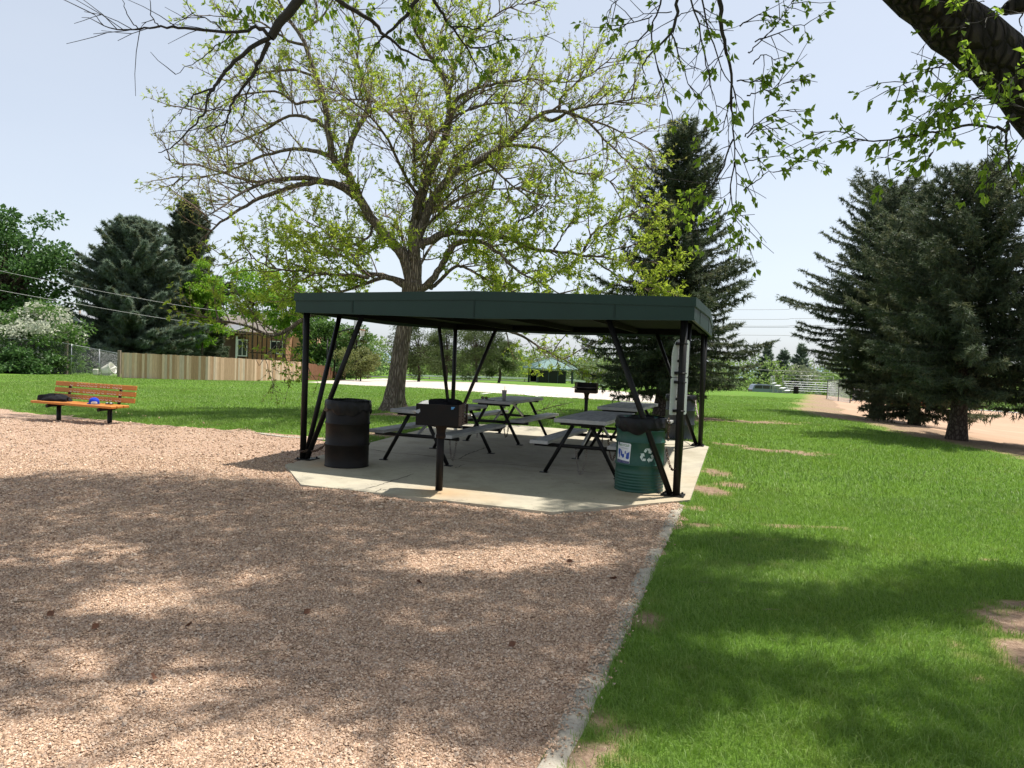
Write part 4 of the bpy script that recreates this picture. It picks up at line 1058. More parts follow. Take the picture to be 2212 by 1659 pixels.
# ------------------------------------------------------------------ the big ash behind the shelter
def ash():
    rg=random.Random(12); nr=np.random.default_rng(12); Y0=19.7
    base=gnd(846,889); Y0=base.y
    root=thing('ash_tree','tall spreading ash with sparse bright spring leaves behind the shelter','tree',base)
    mb=MB()
    tr=[(846,892,.40),(850,868,.30),(856,830,.245),(862,780,.222),(873,710,.210),(884,640,.212),(888,610,.235)]
    P=[at(x,y,Y0) for x,y,_ in tr]; P[0].z-=.15
    pts=smooth(P,4); rr=np.interp(np.linspace(0,len(tr)-1,len(pts)),range(len(tr)),[t[2] for t in tr])
    b0=len(mb.v); mb.tube(pts,list(rr),20)
    for i in range(b0,len(mb.v)):            # root flare lobes
        x,y,z=mb.v[i]; k=max(0,1-(z-base.z)/.55)
        if k>0:
            a=math.atan2(y-base.y,x-base.x); m_=1+.33*k*k*(math.sin(3*a+.6)+.4*math.sin(5*a)); mb.v[i]=(base.x+(x-base.x)*m_,base.y+(y-base.y)*m_,z)
    limbs=[]  # (points px, r0, r1, depth at end, leaf)
    def L(f,pts,r0,r1,dy,lv=1.0): limbs.append(([f(*p) if f else p for p in pts],r0,r1,dy,lv))
    L(ZA,[(1735,1610),(1680,1400),(1560,1260),(1450,1100),(1380,960),(1290,840),(1250,560),(1200,400),(1140,230),(1060,110),(1010,20),(960,-60)],.20,.02,-.8)
    L(ZA,[(1360,930),(1400,760),(1480,610),(1490,540),(1460,440),(1430,330),(1440,200),(1400,60)],.11,.015,.9)
    L(ZA,[(1490,610),(1580,570),(1680,550),(1800,470)],.06,.012,1.6)
    L(ZA,[(1420,1080),(1330,1010),(1200,990),(1060,1020),(900,1080),(760,1160),(620,1270),(560,1330)],.13,.012,-1.6,.10)
    L(ZA,[(1360,1010),(1150,970),(960,985),(820,1040),(700,1120),(600,1180)],.10,.012,-2.6,.10)
    L(ZA,[(900,1000),(760,960),(560,900),(440,890),(380,850)],.05,.01,-1.0,.08)
    L(ZA,[(1290,850),(1180,820),(1050,815),(880,860),(760,920),(600,960),(440,960)],.08,.01,1.0,.14)
    L(ZA,[(1270,700),(1180,650),(1060,635),(900,720),(740,790),(600,830),(480,770)],.07,.01,2.2,.3)
    L(ZA,[(1240,540),(1100,560),(980,500),(800,520),(640,600),(520,600)],.055,.01,-1.6,.7)
    L(ZA,[(1200,420),(1080,380),(900,400),(760,420),(680,480)],.05,.01,1.2,.9)
    L(ZA,[(1150,250),(1020,200),(900,120),(760,100),(620,80)],.05,.01,-.8,.9)
    L(ZA,[(1110,180),(1230,100),(1290,0),(1330,-60)],.05,.01,1.0)
    L(ZC,[(2060,1060),(1870,960),(1700,990),(1400,1100),(1000,1140),(700,1200)],.10,.012,.6)
    L(ZE,[(2120,240),(1900,300),(1680,440),(1480,520),(1250,430),(1050,380),(820,330),(640,260)],.09,.01,-1.8,.4)
    L(ZE,[(1720,420),(1560,600),(1420,740),(1340,850)],.03,.006,-.8,.12)
    L(ZC,[(2040,1000),(1800,930),(1600,900),(1450,760),(1250,700),(1000,680),(800,560),(700,400)],.085,.01,1.6)
    L(ZC,[(1650,960),(1480,930),(1200,920),(900,880),(620,860),(400,760),(280,740)],.06,.01,-1.2,.8)
    L(ZC,[(1700,400),(1640,520),(1450,600),(1300,560),(1150,430),(1040,320)],.05,.01,-1.6)
    L(ZC,[(1900,560),(1750,600),(1600,700),(1300,720)],.05,.01,-2.2)
    L(ZA,[(1745,1600),(1740,1400),(1740,1230),(1780,1050),(1850,880),(1905,760),(1940,600)],.23,.10,.3)
    L(ZB_,[(215,690),(235,600),(215,450),(140,320),(60,200),(20,60),(0,-60)],.10,.012,-.6)
    L(ZB_,[(235,590),(300,520),(430,470),(560,440),(700,430),(850,450),(980,420)],.075,.01,-1.4,.8)
    L(ZB_,[(225,560),(260,380),(330,220),(420,130),(520,60),(640,20),(760,40)],.06,.01,.8,.9)
    L(ZB_,[(220,420),(150,330),(180,200),(230,60),(260,-60)],.05,.01,1.6)
    L(ZB_,[(40,1420),(70,1280),(130,1130),(220,980),(300,920),(420,860),(540,780),(630,700),(720,630),(830,605),(960,640),(1080,760),(1200,880),(1270,960)],.17,.012,-1.0,.8)
    L(ZB_,[(740,635),(800,655),(900,600),(1050,570),(1200,545),(1380,520)],.07,.01,-1.6,.35)
    L(ZB_,[(830,600),(850,520),(960,430),(1080,350),(1130,280)],.05,.01,-.6,.7)
    L(ZB_,[(960,640),(1080,680),(1200,740),(1340,820)],.045,.01,.4,.3)
    L(ZB_,[(225,960),(250,880),(290,830),(380,760),(450,730),(560,700),(640,560)],.075,.01,1.8)
    L(ZB_,[(540,790),(700,800),(820,860),(900,930),(1050,960),(1180,1040)],.065,.01,1.4,.8)
    L(ZB_,[(420,870),(520,960),(640,1060),(760,1150)],.05,.01,-1.8)
    L(ZD,[(60,470),(120,430),(280,370),(450,360),(640,380),(800,410),(950,480),(1100,510),(1300,530),(1560,560),(1700,490),(1950,470)],.14,.012,-1.2)
    L(ZD,[(1430,520),(1480,400),(1560,320),(1700,260),(1850,200),(2000,120)],.05,.008,.2)
    L(ZD,[(820,420),(850,340),(870,270),(960,230),(1080,150),(1200,60)],.05,.008,-.9)
    L(ZD,[(1180,500),(1220,440),(1280,330),(1380,240)],.035,.008,-1.2)
    L(ZD,[(60,840),(160,760),(250,620),(340,470),(450,430),(600,450),(730,540),(830,640),(950,720),(1100,800),(1300,900)],.13,.012,-1.8)
    L(ZD,[(150,830),(200,790),(330,660),(420,650),(560,720),(700,790),(850,860),(980,940)],.075,.01,.8)
    L(ZD,[(430,520),(560,510),(660,640),(700,840),(720,920)],.05,.01,1.4)
    L(ZD,[(1500,580),(1650,680),(1800,780),(2030,800)],.04,.008,-.6)
    L(ZD,[(1550,560),(1700,580),(1900,620),(2100,560)],.035,.008,-1.2)
    L(ZG,[(60,330),(240,380),(400,470),(540,545),(640,600)],.06,.01,1.5,.4)
    # limbs reaching towards and away from the viewer keep the crown round
    for k in range(12):
        a=rg.uniform(.1,.9)*(1 if k%2 else -1)*math.pi; z0=rg.uniform(3.4,7.2); r=rg.uniform(2.4,4.4)
        c=at(893,0,Y0); s0=Vector((base.x+.45,base.y,z0)); e0=s0+Vector((math.cos(a)*r,math.sin(a)*r,rg.uniform(.6,2.2)))
        limbs.append(([s0,s0.lerp(e0,.5)+Vector((0,0,.5)),e0],.06,.01,None,.42))
    TW=MB(); LP=[];LD=[];BP=[];BD=[]
    for pts,r0,r1,dy,lv in limbs:
        if dy is None: P=pts
        else:
            n=len(pts); P=[at(x,y,Y0+dy*(i/(n-1))**1.2) for i,(x,y) in enumerate(pts)]
        Q=smooth(P,4,.012,rg); k=len(Q); rad=[.86*(r0+(r1-r0)*(i/(k-1))**.8) for i in range(k)]
        mb.tube(Q,rad,10 if r0>.09 else 7)
        acc=[0]
        for a,b in zip(Q[:-1],Q[1:]): acc.append(acc[-1]+(b-a).length)
        tot=acc[-1]; d=max(.5,tot*.16)
        while d<tot:
            i=max(j for j in range(k) if acc[j]<=d); p=Q[i].lerp(Q[min(i+1,k-1)],.5); tg=(Q[min(i+1,k-1)]-Q[max(i-1,0)]).normalized(); t=d/tot
            dr=rdir(rg,tg,rg.uniform(.5,1.1)); dr=(dr+Vector((0,0,.28))).normalized(); Ls=rg.uniform(.8,2.0)*(1-.42*t)
            sec=twigpath(rg,p,dr,Ls,5,.14,.05); rs=min(.022,r0*.4)*(.6+.5*rg.random()); TW.tube(sec,lerps(rs,.005,6),4,0,False)
            m=max(3,int(Ls/.125))
            for q in range(m):
                f=(q+rg.random())/m*.85+.15; ii=min(4,int(f*5)); pp=sec[ii].lerp(sec[ii+1],f*5-ii); dd=(sec[ii+1]-sec[ii]).normalized()
                td=(rdir(rg,dd,rg.uniform(.4,.95))+Vector((0,0,.22))).normalized(); Lt=rg.uniform(.22,.62)
                tw=twigpath(rg,pp,td,Lt,3,.12,.06); TW.tube(tw,[.0055,.0045,.004,.003],3,0,False)
                for z in range(3):
                    s=tw[1+z] if z<3 else tw[3]; ax=(tw[min(3,1+z)]-tw[z]).normalized()
                    hz=s.z-base.z; kk=(.38 if hz>6.2 else .50 if hz>4.6 else .75)*(1.25 if s.x-base.x>2.2 and hz<5.5 else 1.35 if s.x-base.x<-.8 and hz<4.7 else 1)
                    if rg.random()<lv*kk*1.15:
                        for _ in range(rg.randint(5,9)): LP.append(s+ax*rg.uniform(-.04,.05)); LD.append(rdir(rg,ax,rg.uniform(.4,1.5)))
                    elif rg.random()<.9:
                        for _ in range(rg.randint(2,4)): BP.append(s+ax*rg.uniform(-.05,.05)); BD.append(rdir(rg,ax,rg.uniform(.2,.9)))
            d+=rg.uniform(.13,.30)
    mb.build('trunk',M['bark_ash'],root,True); TW.build('twigs',M['twig'],root,True)
    V,F=leafarr(LP,LD,.105,.36,nr,.25); V2,F2=leafarr(BP,BD,.07,.32,nr,0)
    npmesh('crown',V,F,M['leaf_ash'],root); npmesh('buds',V2,F2,M['bud_ash'],root); print('ash',len(LP),len(BP))
ash()

# ------------------------------------------------------------------ the tree the picture is taken under
def elder():
    rg=random.Random(5); nr=np.random.default_rng(5)
    base=Vector((6.55,6.35,0)); base.z=th(base.x,base.y)
    root=thing('foreground_tree','dark leaning tree reaching over the picture from the right, leafy branches hanging','tree',base)
    mb=MB()
    T=[base+Vector((.1,0,-.2)),base+Vector((.03,0,.35)),at(2560,560,6.3),at(2400,400,6.2),at(2212,190,6.05),at(2108,92,5.95),at(1990,-16,5.85),at(1800,-190,5.7),at(1560,-430,5.4)]
    Q=smooth(T,5,.008,rg); k=len(Q); rr=np.interp(np.linspace(0,8,k),range(9),[.50,.34,.25,.225,.215,.208,.20,.19,.18])
    mb.tube(Q,list(rr),22)
    top=T[-1]; HL=[]                           # limbs over the viewer's head
    for e in((-1.5,5.6,8.2),(-5.5,6.5,8.0),(-3.0,8.2,8.6),(.2,3.6,8.6),(3.2,3.4,8.4),(-4,3.5,8.6),(1.5,7.6,8.6),(4.5,5.2,8.4)):
        e=Vector(e); m=top.lerp(e,.45)+Vector((rg.uniform(-.4,.4),rg.uniform(-.4,.4),.5)); HL.append(smooth([top+Vector((0,0,-.1)),m,e],6,.02,rg)); mb.tube(HL[-1],lerps(.045,.01,13),6)
    TW=MB(); LP=[];LD=[]
    def spray(p,ax,n,s=.5,dr=.5):
        for _ in range(n): LP.append(p+Vector((rg.gauss(0,.014),rg.gauss(0,.014),rg.gauss(0,.014)))); d=rdir(rg,ax,rg.uniform(.3,1.5)); LD.append(d+Vector((0,0,-dr)))
    def branch(pts,r0,r1,Y,leaf,Y1=None,tw=.12,L0=.32,up=-.05):
        n=len(pts); P=[at(x,y,Y+((Y1 or Y)-Y)*i/(n-1)) for i,(x,y) in enumerate(pts)]
        Q=smooth(P,4,.006,rg); k=len(Q); TW.tube(Q,lerps(r0*.78,r1*.8,k),6,0,False)
        for i in range(1,k):
            a=Q[i-1];b=Q[i];Ls=(b-a).length
            if rg.random()<Ls/tw:
                d=rdir(rg,b-a,rg.uniform(.5,1.1)); d=(d+Vector((0,0,up))).normalized(); L_=rg.uniform(.4,1.1)*L0
                t=twigpath(rg,b,d,L_,3,.12,up); TW.tube(t,[.004,.0033,.0026,.002],4,0,False)
                if rg.random()<leaf:
                    for s in(1,2,3):
                        if rg.random()<.55: spray(t[s],(t[s]-t[s-1]).normalized(),rg.randint(3,6))
                if rg.random()<.35:
                    t2=twigpath(rg,t[2],rdir(rg,t[2]-t[1],.6),L_*.6,3,.12,up); TW.tube(t2,[.003,.0026,.0022,.0018],4,0,False)
                    if rg.random()<leaf: spray(t2[3],(t2[3]-t2[2]).normalized(),4)
        if rg.random()<leaf: spray(Q[-1],(Q[-1]-Q[-2]).normalized(),5)
        return Q
    A_=lambda *p:[ZA(*q) for q in p]; B_=lambda *p:[ZB_(*q) for q in p]; F_=lambda *p:[ZF(*q) for q in p]
    y=6.6
    # upper left: bare dark branches from one stout fork
    branch(A_((1260,-260),(1180,-130),(1110,0),(1020,110),(955,205)),.062,.045,y,.1,tw=.5)
    branch(A_((955,205),(850,260),(760,340),(700,400),(650,470),(620,520),(600,600),(540,680),(430,790),(345,830)),.026,.004,y,0,6.3,.24,.5)
    branch(A_((650,480),(540,520),(500,570),(460,630)),.012,.003,y,0,6.4,.3)
    branch(A_((950,225),(900,320),(870,390),(800,480),(740,580),(710,680),(690,790)),.026,.004,y,0,6.8,.24,.55)
    branch(A_((880,340),(840,480),(810,600),(780,660)),.012,.003,y,0,6.7,.24,.5)
    branch(A_((720,600),(640,600),(620,560),(630,480)),.008,.003,6.4,0,6.3,.4)
    branch(A_((720,670),(600,700),(500,710),(310,730)),.008,.003,6.7,0,6.5,.4)
    branch(A_((950,190),(880,150),(770,180),(500,155),(360,148),(240,160),(80,150),(0,80)),.022,.003,y,.05,6.2,.2,.55)
    branch(A_((760,185),(660,250),(560,330),(440,405)),.008,.003,y,.1,6.5,.35)
    branch(A_((700,180),(660,130),(600,100),(520,60),(500,-20)),.008,.003,y,.1,6.5,.3)
    branch(A_((345,148),(310,80),(300,0)),.007,.003,6.3,0,6.2,.4); branch(A_((240,160),(180,80),(150,0)),.006,.003,6.25,0,6.1,.4)
    for q in((760,70),(820,110),(700,100),(730,220),(690,235),(860,40),(920,70)): p=at(*ZA(*q),6.5); TW.tube([p+Vector((.05,0,.12)),p],[.003,.002],4,0,False); spray(p,Vector((0,0,-1)),7); spray(p+Vector((.06,.03,.05)),Vector((-1,0,-1)),5)
    # upper middle
    branch(A_((1150,-160),(1320,0),(1500,110),(1580,190),(1700,280),(1850,350)),.032,.008,y,.75,7.0,.15,.45)
    branch(A_((1780,-30),(1670,110),(1580,190),(1530,240)),.028,.008,7.0,.7,6.8,.15,.45)
    branch(B_((110,-60),(170,30),(230,130),(330,260),(400,420)),.026,.005,7.0,.8,7.3,.13,.45)
    branch(B_((330,250),(440,255),(540,210),(650,230)),.010,.003,7.1,.5,7.2,.2); branch(B_((250,150),(400,160),(540,200)),.010,.003,7.1,.5,7.2,.2)
    for q in((60,70),(150,90),(90,150),(40,200),(230,230),(300,330),(430,300),(480,280),(420,400),(20,30)): p=at(*ZB_(*q),7.1); TW.tube([p+Vector((.04,0,.15)),p],[.003,.002],4,0,False); spray(p,Vector((0,0,-1)),7); spray(p+Vector((-.06,.03,.05)),Vector((1,0,-1)),6)
    for q in((1160,30),(1230,100),(1290,60),(1350,20),(1400,110),(1180,120),(1700,40),(1640,300),(1690,330),(1660,200)): p=at(*ZA(*q),6.9); TW.tube([p+Vector((.04,0,.15)),p],[.003,.002],4,0,False); spray(p,Vector((0,0,-1)),7); spray(p+Vector((-.06,.03,.05)),Vector((1,0,-1)),5)
    # hanging curtain right of the middle
    z=6.3
    branch(B_((1520,-150),(1480,0),(1470,100),(1430,190),(1330,290),(1280,370),(1300,420)),.022,.003,z,.75,6.1,.15,.4)
    branch(B_((1690,-150),(1710,0),(1710,130),(1740,250),(1770,400),(1770,600),(1785,800),(1795,1050)),.030,.004,z,.55,6.5,.11,.55)
    branch(B_((1400,-80),(1370,60),(1340,150),(1350,290),(1400,480),(1440,600),(1460,690)),.011,.003,z,.25,6.2,.25)
    branch(B_((1450,190),(1480,290),(1520,410),(1590,560)),.009,.003,z,.7,6.2,.2)
    branch(B_((1540,-60),(1600,200),(1640,400),(1690,620)),.010,.003,z,.3,6.2,.25); branch(B_((1600,-60),(1650,180),(1740,420),(1840,560)),.010,.003,z,.5,6.3,.2)
    branch(B_((1330,150),(1250,240),(1200,300),(1170,400)),.008,.003,z,.7,6.2,.13); branch(B_((1340,90),(1200,130),(1060,150),(950,130)),.007,.002,z,.4,6.2,.25)
    branch(B_((1440,60),(1300,90),(1180,110)),.006,.002,z,.9,6.2,.1); branch(B_((1180,-30),(1110,40),(1080,90)),.006,.002,z,.9,6.2,.1)
    branch(B_((1720,300),(1640,360),(1680,400)),.006,.002,z,.9,6.2,.1); branch(B_((1460,100),(1560,60),(1680,100)),.006,.002,z,.7,6.2,.12)
    branch(B_((1770,520),(1720,700),(1680,720)),.008,.002,6.4,.9,6.3,.09); branch(B_((1780,760),(1700,950),(1600,1090),(1490,1150)),.010,.002,6.4,.9,6.6,.07,.4)
    branch(B_((1785,880),(1760,1050),(1800,1180),(1820,1260)),.009,.002,6.5,.9,6.4,.07,.45); branch(B_((1700,1000),(1620,1000),(1540,1060)),.007,.002,6.5,.9,6.5,.07)
    branch(B_((1560,1100),(1520,1180),(1480,1250)),.006,.002,6.55,.9,6.5,.07); branch(B_((1740,1080),(1700,1160),(1760,1230)),.007,.002,6.5,.9,6.4,.07)
    for pts in(((-40,420),(0,380),(150,240),(280,60),(330,0)),((20,330),(200,260),(370,200),(410,270)),((0,500),(90,430),(180,480)),((-60,760),(60,720),(200,690),(370,600)),((-60,1080),(0,1000),(200,880),(420,870)),((-60,1090),(100,1000),(200,1060)),((-80,1290),(0,1270),(180,1230),(330,1250)),((-80,1500),(0,1450),(120,1370),(260,1350)),((-120,640),(20,640),(110,640)),((-100,200),(40,120),(170,150))):
        branch(F_(*pts),.008,.002,6.4,.95,6.3,.085,.34)
    # horizontal spray at the right
    y=5.9
    branch(F_((2080,900),(2030,940),(2000,1030),(1850,990),(1700,985),(1500,1035),(1300,1060),(1080,1105),(850,1100),(700,1050),(450,1040)),.018,.003,y,.8,5.6,.10,.28)
    branch(F_((2000,1030),(2010,1150),(2020,1250),(2040,1400)),.014,.004,y,.5,5.9,.14)
    branch(F_((1620,640),(1540,760),(1480,850),(1400,940),(1300,1000)),.010,.002,y,.9,5.7,.07); branch(F_((1560,490),(1450,540),(1350,590),(1220,650),(1100,700)),.008,.002,y,.9,5.6,.07)
    branch(F_((1900,800),(1800,760),(1650,830),(1500,900)),.008,.002,5.7,.95,5.5,.06); branch(F_((2100,700),(1950,640),(1800,560),(1640,560)),.008,.002,5.6,.95,5.4,.06)
    branch(F_((1450,1040),(1400,1150),(1300,1180)),.005,.002,5.7,.9,5.6,.08); branch(F_((1440,1180),(1350,1250),(1260,1300)),.004,.002,5.7,.8,5.6,.09)
    branch(F_((1900,1010),(1860,1100),(1840,1320)),.006,.002,y,.5,5.9,.12); branch(F_((2130,1000),(2120,1100),(2000,1330),(1820,1390)),.006,.002,y,.9,6.0,.08)
    branch(F_((2141,100),(1900,130),(1700,190),(1300,240)),.006,.002,5.55,.6,5.5,.12); branch(F_((1700,150),(1640,250),(1690,470)),.005,.002,5.5,.4,5.5,.15)
    branch(F_((2160,560),(2060,600),(1900,700)),.006,.002,5.5,.95,5.4,.07); branch(F_((2180,860),(2050,830),(1960,820)),.006,.002,5.5,.95,5.4,.07)
    branch(F_((2200,-40),(1880,100),(1900,200)),.006,.002,6.2,.3,6.2,.2); branch(F_((1830,0),(1700,30),(1600,20)),.005,.002,5.6,.9,5.5,.09)
    b=MB(); 
    Qs=smooth([at(*ZF(2260,-80),6.2),at(*ZF(2130,20),6.2),at(*ZF(2040,50),6.2),at(*ZF(1985,95),6.2)],4); b.tube(Qs,lerps(.10,.035,len(Qs)),10); b.build('broken_stub',M['bark_dark'],root,True)
    branch(F_((2060,60),(2130,100),(2100,170),(2125,255)),.012,.003,6.2,0,6.2,.3)
    nvis=len(LP)
    # canopy above the frame: its dapples fall where the photograph has them
    G=[(150,1260,560,170,.95),(450,1490,640,170,.85),(900,1270,520,55,.85),(650,1160,300,50,.8),(1150,1150,240,22,.7),(1000,1130,170,20,.65),(1290,1120,130,20,.6),(1350,1290,220,40,.8),(900,1390,330,70,.75),(1100,1570,300,110,.6),(300,1080,420,30,.6),(60,1045,120,18,.5),
       (1600,1187,190,18,1.1),(1500,1205,130,20,.8),(2060,1256,240,24,1.2),(1800,1325,470,34,.8),(1500,1310,120,30,.9),(1900,1490,420,80,.8),(1500,1450,180,50,.8),(2120,1610,300,70,.85),(1350,1560,100,60,.6),(1262,1086,60,9,.7),(1300,1340,160,50,.5),
       (330,1285,170,34,-1.2),(460,1335,150,30,-1.0),(80,1400,120,28,-.8),(560,1255,120,16,-.6),(300,1500,150,28,-.8),(150,1600,160,36,-.8),(900,1640,150,36,-.9),(420,1120,120,12,-.6),(150,1110,120,12,-.5),(240,1185,100,17,-.9),(800,1222,420,30,-.8),(1100,1195,210,26,-.7),(1150,1370,160,36,-.95),(480,1465,150,32,-.9),(650,1590,170,45,-.95),(1020,1440,160,28,-.7),(130,1320,70,18,-.7),(60,1210,60,14,-.7),(200,1420,90,22,-.6),(820,1335,80,16,-.6),
       (1750,1402,190,22,-.9),(1600,1392,130,18,-.7),(1330,1505,90,24,-1),(1560,1540,160,28,-.7),(1780,1255,260,17,-.8),(1300,1640,110,30,-.9),(1950,1395,150,16,-.6),(2000,1560,140,22,-.6),(1700,1480,90,16,-.6),(1850,1440,110,16,-.6),(2080,1500,120,20,-.7),(1450,1600,120,24,-.6),(1650,1620,130,26,-.6),(1900,1310,120,14,-.5),(1650,1340,90,12,-.5)]
    sun=Vector((.34,.23,1.0)); cl=0
    nn=13000
    for _ in range(nn):
        X=rg.uniform(-8.5,5.2); Yg=rg.uniform(2.2,9.6); px,py=proj((X,Yg,-.03))
        if sdf(SLAB,np.array(X),np.array(Yg))<.12 and not 1195<px<1320: continue
        if py>PH+260: continue
        D=sum(v*math.exp(-.5*(((px-a)/s)**2+((py-b)/t)**2)) for a,b,s,t,v in G)
        if rg.random()>float(sstep((D-.34)/.62)): continue
        for _t in range(3):
            h=rg.uniform(5.6,9.0); p=Vector((X,Yg,0))+sun*h
            q=proj(p)
            if q[1]<-60 or q[0]<-120 or q[0]>PW+120: break
        else: continue
        L_=rg.uniform(.15,.35); d=rdir(rg,Vector((0,0,1)),rg.uniform(.6,1.5)); t=twigpath(rg,p-d*L_,d,L_,2); TW.tube(t,[.004,.003,.002],3,0,False)
        for _k in range(14): LP.append(p+Vector((rg.gauss(0,.10),rg.gauss(0,.10),rg.gauss(0,.06)))); LD.append(Vector((rg.gauss(0,1),rg.gauss(0,1),rg.gauss(-.3,.5))))
        cl+=1
    print('elder vis',nvis,'clumps',cl)
    mb.build('trunk',M['bark_dark'],root,True); TW.build('branches',M['twig_dark'],root,True)
    V,F=leafarr(LP,LD,[.058]*nvis+[.09]*(len(LP)-nvis),.58,nr,.15,.22,.8); npmesh('crown',V,F,M['leaf_elder'],root)
elder()

# ------------------------------------------------------------------ conifers
def needles(A,B,K,L,W,nr,spread=.9):
    A=np.repeat(np.asarray(A,float),K,0);B=np.repeat(np.asarray(B,float),K,0); n=len(A); t=nr.random((n,1)); P=A+(B-A)*t
    ax=B-A; ax/=np.linalg.norm(ax,axis=1,keepdims=True)+1e-9; D=ax*.75+nr.normal(size=(n,3))*spread*.6; D/=np.linalg.norm(D,axis=1,keepdims=True)
    S=np.cross(D,nr.normal(size=(n,3))); S/=np.linalg.norm(S,axis=1,keepdims=True)+1e-9; l=(L*nr.lognormal(0,.25,n))[:,None]
    V=np.stack([P-S*W*.5,P+S*W*.5,P+D*l],1); F=np.arange(n*3).reshape(-1,3); return V.reshape(-1,3),F
def spruce(label,base,H,Rb,mat,seed,z0=.5,lean=(0,0),step=.27,K=11,nl=.12,nw=.024,trunk=.22,pw=.8,droop=.35,nb=6,name='spruce_tree',gap=.12,warm=None,group=None,skip=None,prof=None):
    rg=random.Random(seed); nr=np.random.default_rng(seed)
    root=thing(name,label,'tree',base,0,group); mb=MB(); N=10
    ax=lambda z:base+Vector((lean[0]*z,lean[1]*z,z))
    mb.tube([ax(-.2),ax(.15),ax(.5)]+[ax(H*k/N) for k in range(1,N+1)],[trunk*1.45,trunk*1.2,trunk]+[max(.012,trunk*(1-k/N)**.9) for k in range(1,N+1)],12)
    A=[];B=[];A2=[];B2=[]
    z=z0
    while z<H-.12:
        f=(z-z0)/(H-z0); Rr=Rb*(float(np.interp(f,prof[0],prof[1])) if prof else min(1.0,(1-f)**pw+.02)*(.55+.45*min(1,f/.14))); nbr=max(3,int(nb*(.6+.5*(1-f))))
        a0=rg.uniform(0,6.3)
        for k in range(nbr):
            a=a0+2*math.pi*k/nbr+rg.gauss(0,.25); L=Rr*rg.uniform(.66,1.12)*(1+.16*math.sin(2*a+1.3*z+seed)+.12*math.sin(3*a-2.1*z+2*seed))
            if rg.random()<gap: L*=.55
            if skip and skip(a,z): continue
            d=Vector((math.cos(a),math.sin(a),0)); up=.25+.55*f; n=6; pts=[]
            for i in range(n+1):
                t=i/n; pts.append(ax(z)+d*(L*t)+Vector((rg.gauss(0,.02),rg.gauss(0,.02),L*(up*t*.5-droop*t*t*1.15*(1-f)+droop*.62*t**4))))
            mb.tube(pts,lerps(max(.008,.028*L/2.5),.005,n+1),4,0,False)
            m=max(4,int(L/.085)); side=d.cross(Vector((0,0,1)))
            for q in range(m):
                t=.12+.88*(q+rg.random())/m; ii=min(n-1,int(t*n)); p=pts[ii].lerp(pts[ii+1],t*n-ii); tg=(pts[ii+1]-pts[ii]).normalized()
                for s in(-1,1):
                    l=rg.uniform(.5,1.1)*(.16+.30*min(L,2.5)/2.5)*(1.15-.75*t); dd=(tg*.75+side*s*rg.uniform(.5,.95)+Vector((0,0,rg.uniform(-.55,.15)))).normalized()
                    (A2 if warm and rg.random()<.25 else A).append(p); (A2 if False else None)
                    if len(A)>len(B): B.append(p+dd*l)
                    else: B2.append(p+dd*l)
                if rg.random()<.5:
                    l=rg.uniform(.12,.34)*(1-.4*t); dd=Vector((rg.gauss(0,.25),rg.gauss(0,.25),-1)).normalized(); A.append(p);B.append(p+dd*l)
            A.append(pts[-2]);B.append(pts[-1]+(pts[-1]-pts[-2])*.3)
        z+=step*rg.uniform(.75,1.25)*(1-.35*f)
    A.append(ax(H-.5));B.append(ax(H+.1))
    mb.build('trunk',M['bark_spruce'],root,True)
    V,F=needles(A,B,K,nl,nw,nr); npmesh('crown',V,F,M[mat],root)
    if A2: V,F=needles(A2,B2,K,nl,nw,nr); npmesh('new_growth',V,F,M[warm],root)
    return root
gB=gnd(1427,899)
spruce('tall narrow topped spruce standing right behind the shelter roof',gB,at(1490,268,gB.y).z-gB.z,2.75,'needle_dark',31,.75,(.045,0),.19,20,.11,.024,.21,.86,.42,8,warm='needle_warm',prof=((0,.1,.35,.5,.62,.8,.93,1),(.5,.84,.86,.62,.44,.36,.27,.08)))
g=gnd(1893,906); spruce('broad dark spruce with its trunk beside the ball field dirt',g,at(1985,398,g.y).z-g.z,3.0,'needle_dark',41,1.25,(.045,.03),.19,21,.11,.025,.24,.55,.30,8,warm='needle_warm',prof=((0,.1,.4,.6,.78,.92,.98,1),(.5,.95,.95,.86,.70,.50,.26,.08)))
g=gnd(2066,951); spruce('nearest right spruce with bare lower trunk at the lawn edge',g,at(2120,362,g.y).z-g.z,2.5,'needle_dark',47,1.15,(.035,.02),.18,21,.105,.023,.20,.62,.34,8,warm='needle_warm',prof=((0,.1,.4,.6,.78,.92,.98,1),(.7,1,.92,.82,.62,.42,.22,.08)))
g=gnd(1932,897); g=Vector((13.4,25.5,th(13.4,25.5))); spruce('spruce partly hidden behind the two nearer right spruces',g,6.6,2.8,'needle_warm',53,.4,(.02,0),.22,15,.13,.03,.17,.5,.35,8,warm='needle_dark')
g=Vector((13.2,17.6,0)); g.z=th(g.x,g.y); spruce('spruce cut by the right border with a low bare drooping branch',g,at(2235,430,g.y).z-g.z,2.8,'needle_dark',59,1.1,(0,0),.20,15,.12,.028,.19,.5,.38,8,warm='needle_warm')
g=gnd(285,800); g=Vector((at(285,770,60).x,60,th(at(285,770,60).x,60))); spruce('dense blue spruce behind the left end of the wooden fence',g,at(283,472,60).z-g.z,4.5,'needle_blue',61,.3,(0,0),.28,20,.26,.075,.25,.52,.22,10,gap=.06,warm='needle_warm',prof=((0,.08,.3,.55,.75,.88,.96,1),(.85,1,.95,.78,.58,.40,.2,.05)))
x_=at(405,600,68).x; g=Vector((x_,68,th(x_,68))); spruce('darker pointed spruce behind the blue one',g,at(398,420,68).z-g.z,3.6,'needle_dark',67,.3,(0,0),.30,18,.26,.075,.25,.62,.22,9,warm='needle_warm',prof=((0,.08,.4,.6,.8,.92,1),(.8,1,.85,.62,.40,.26,.05)))
GP='distant pines beyond the car park'
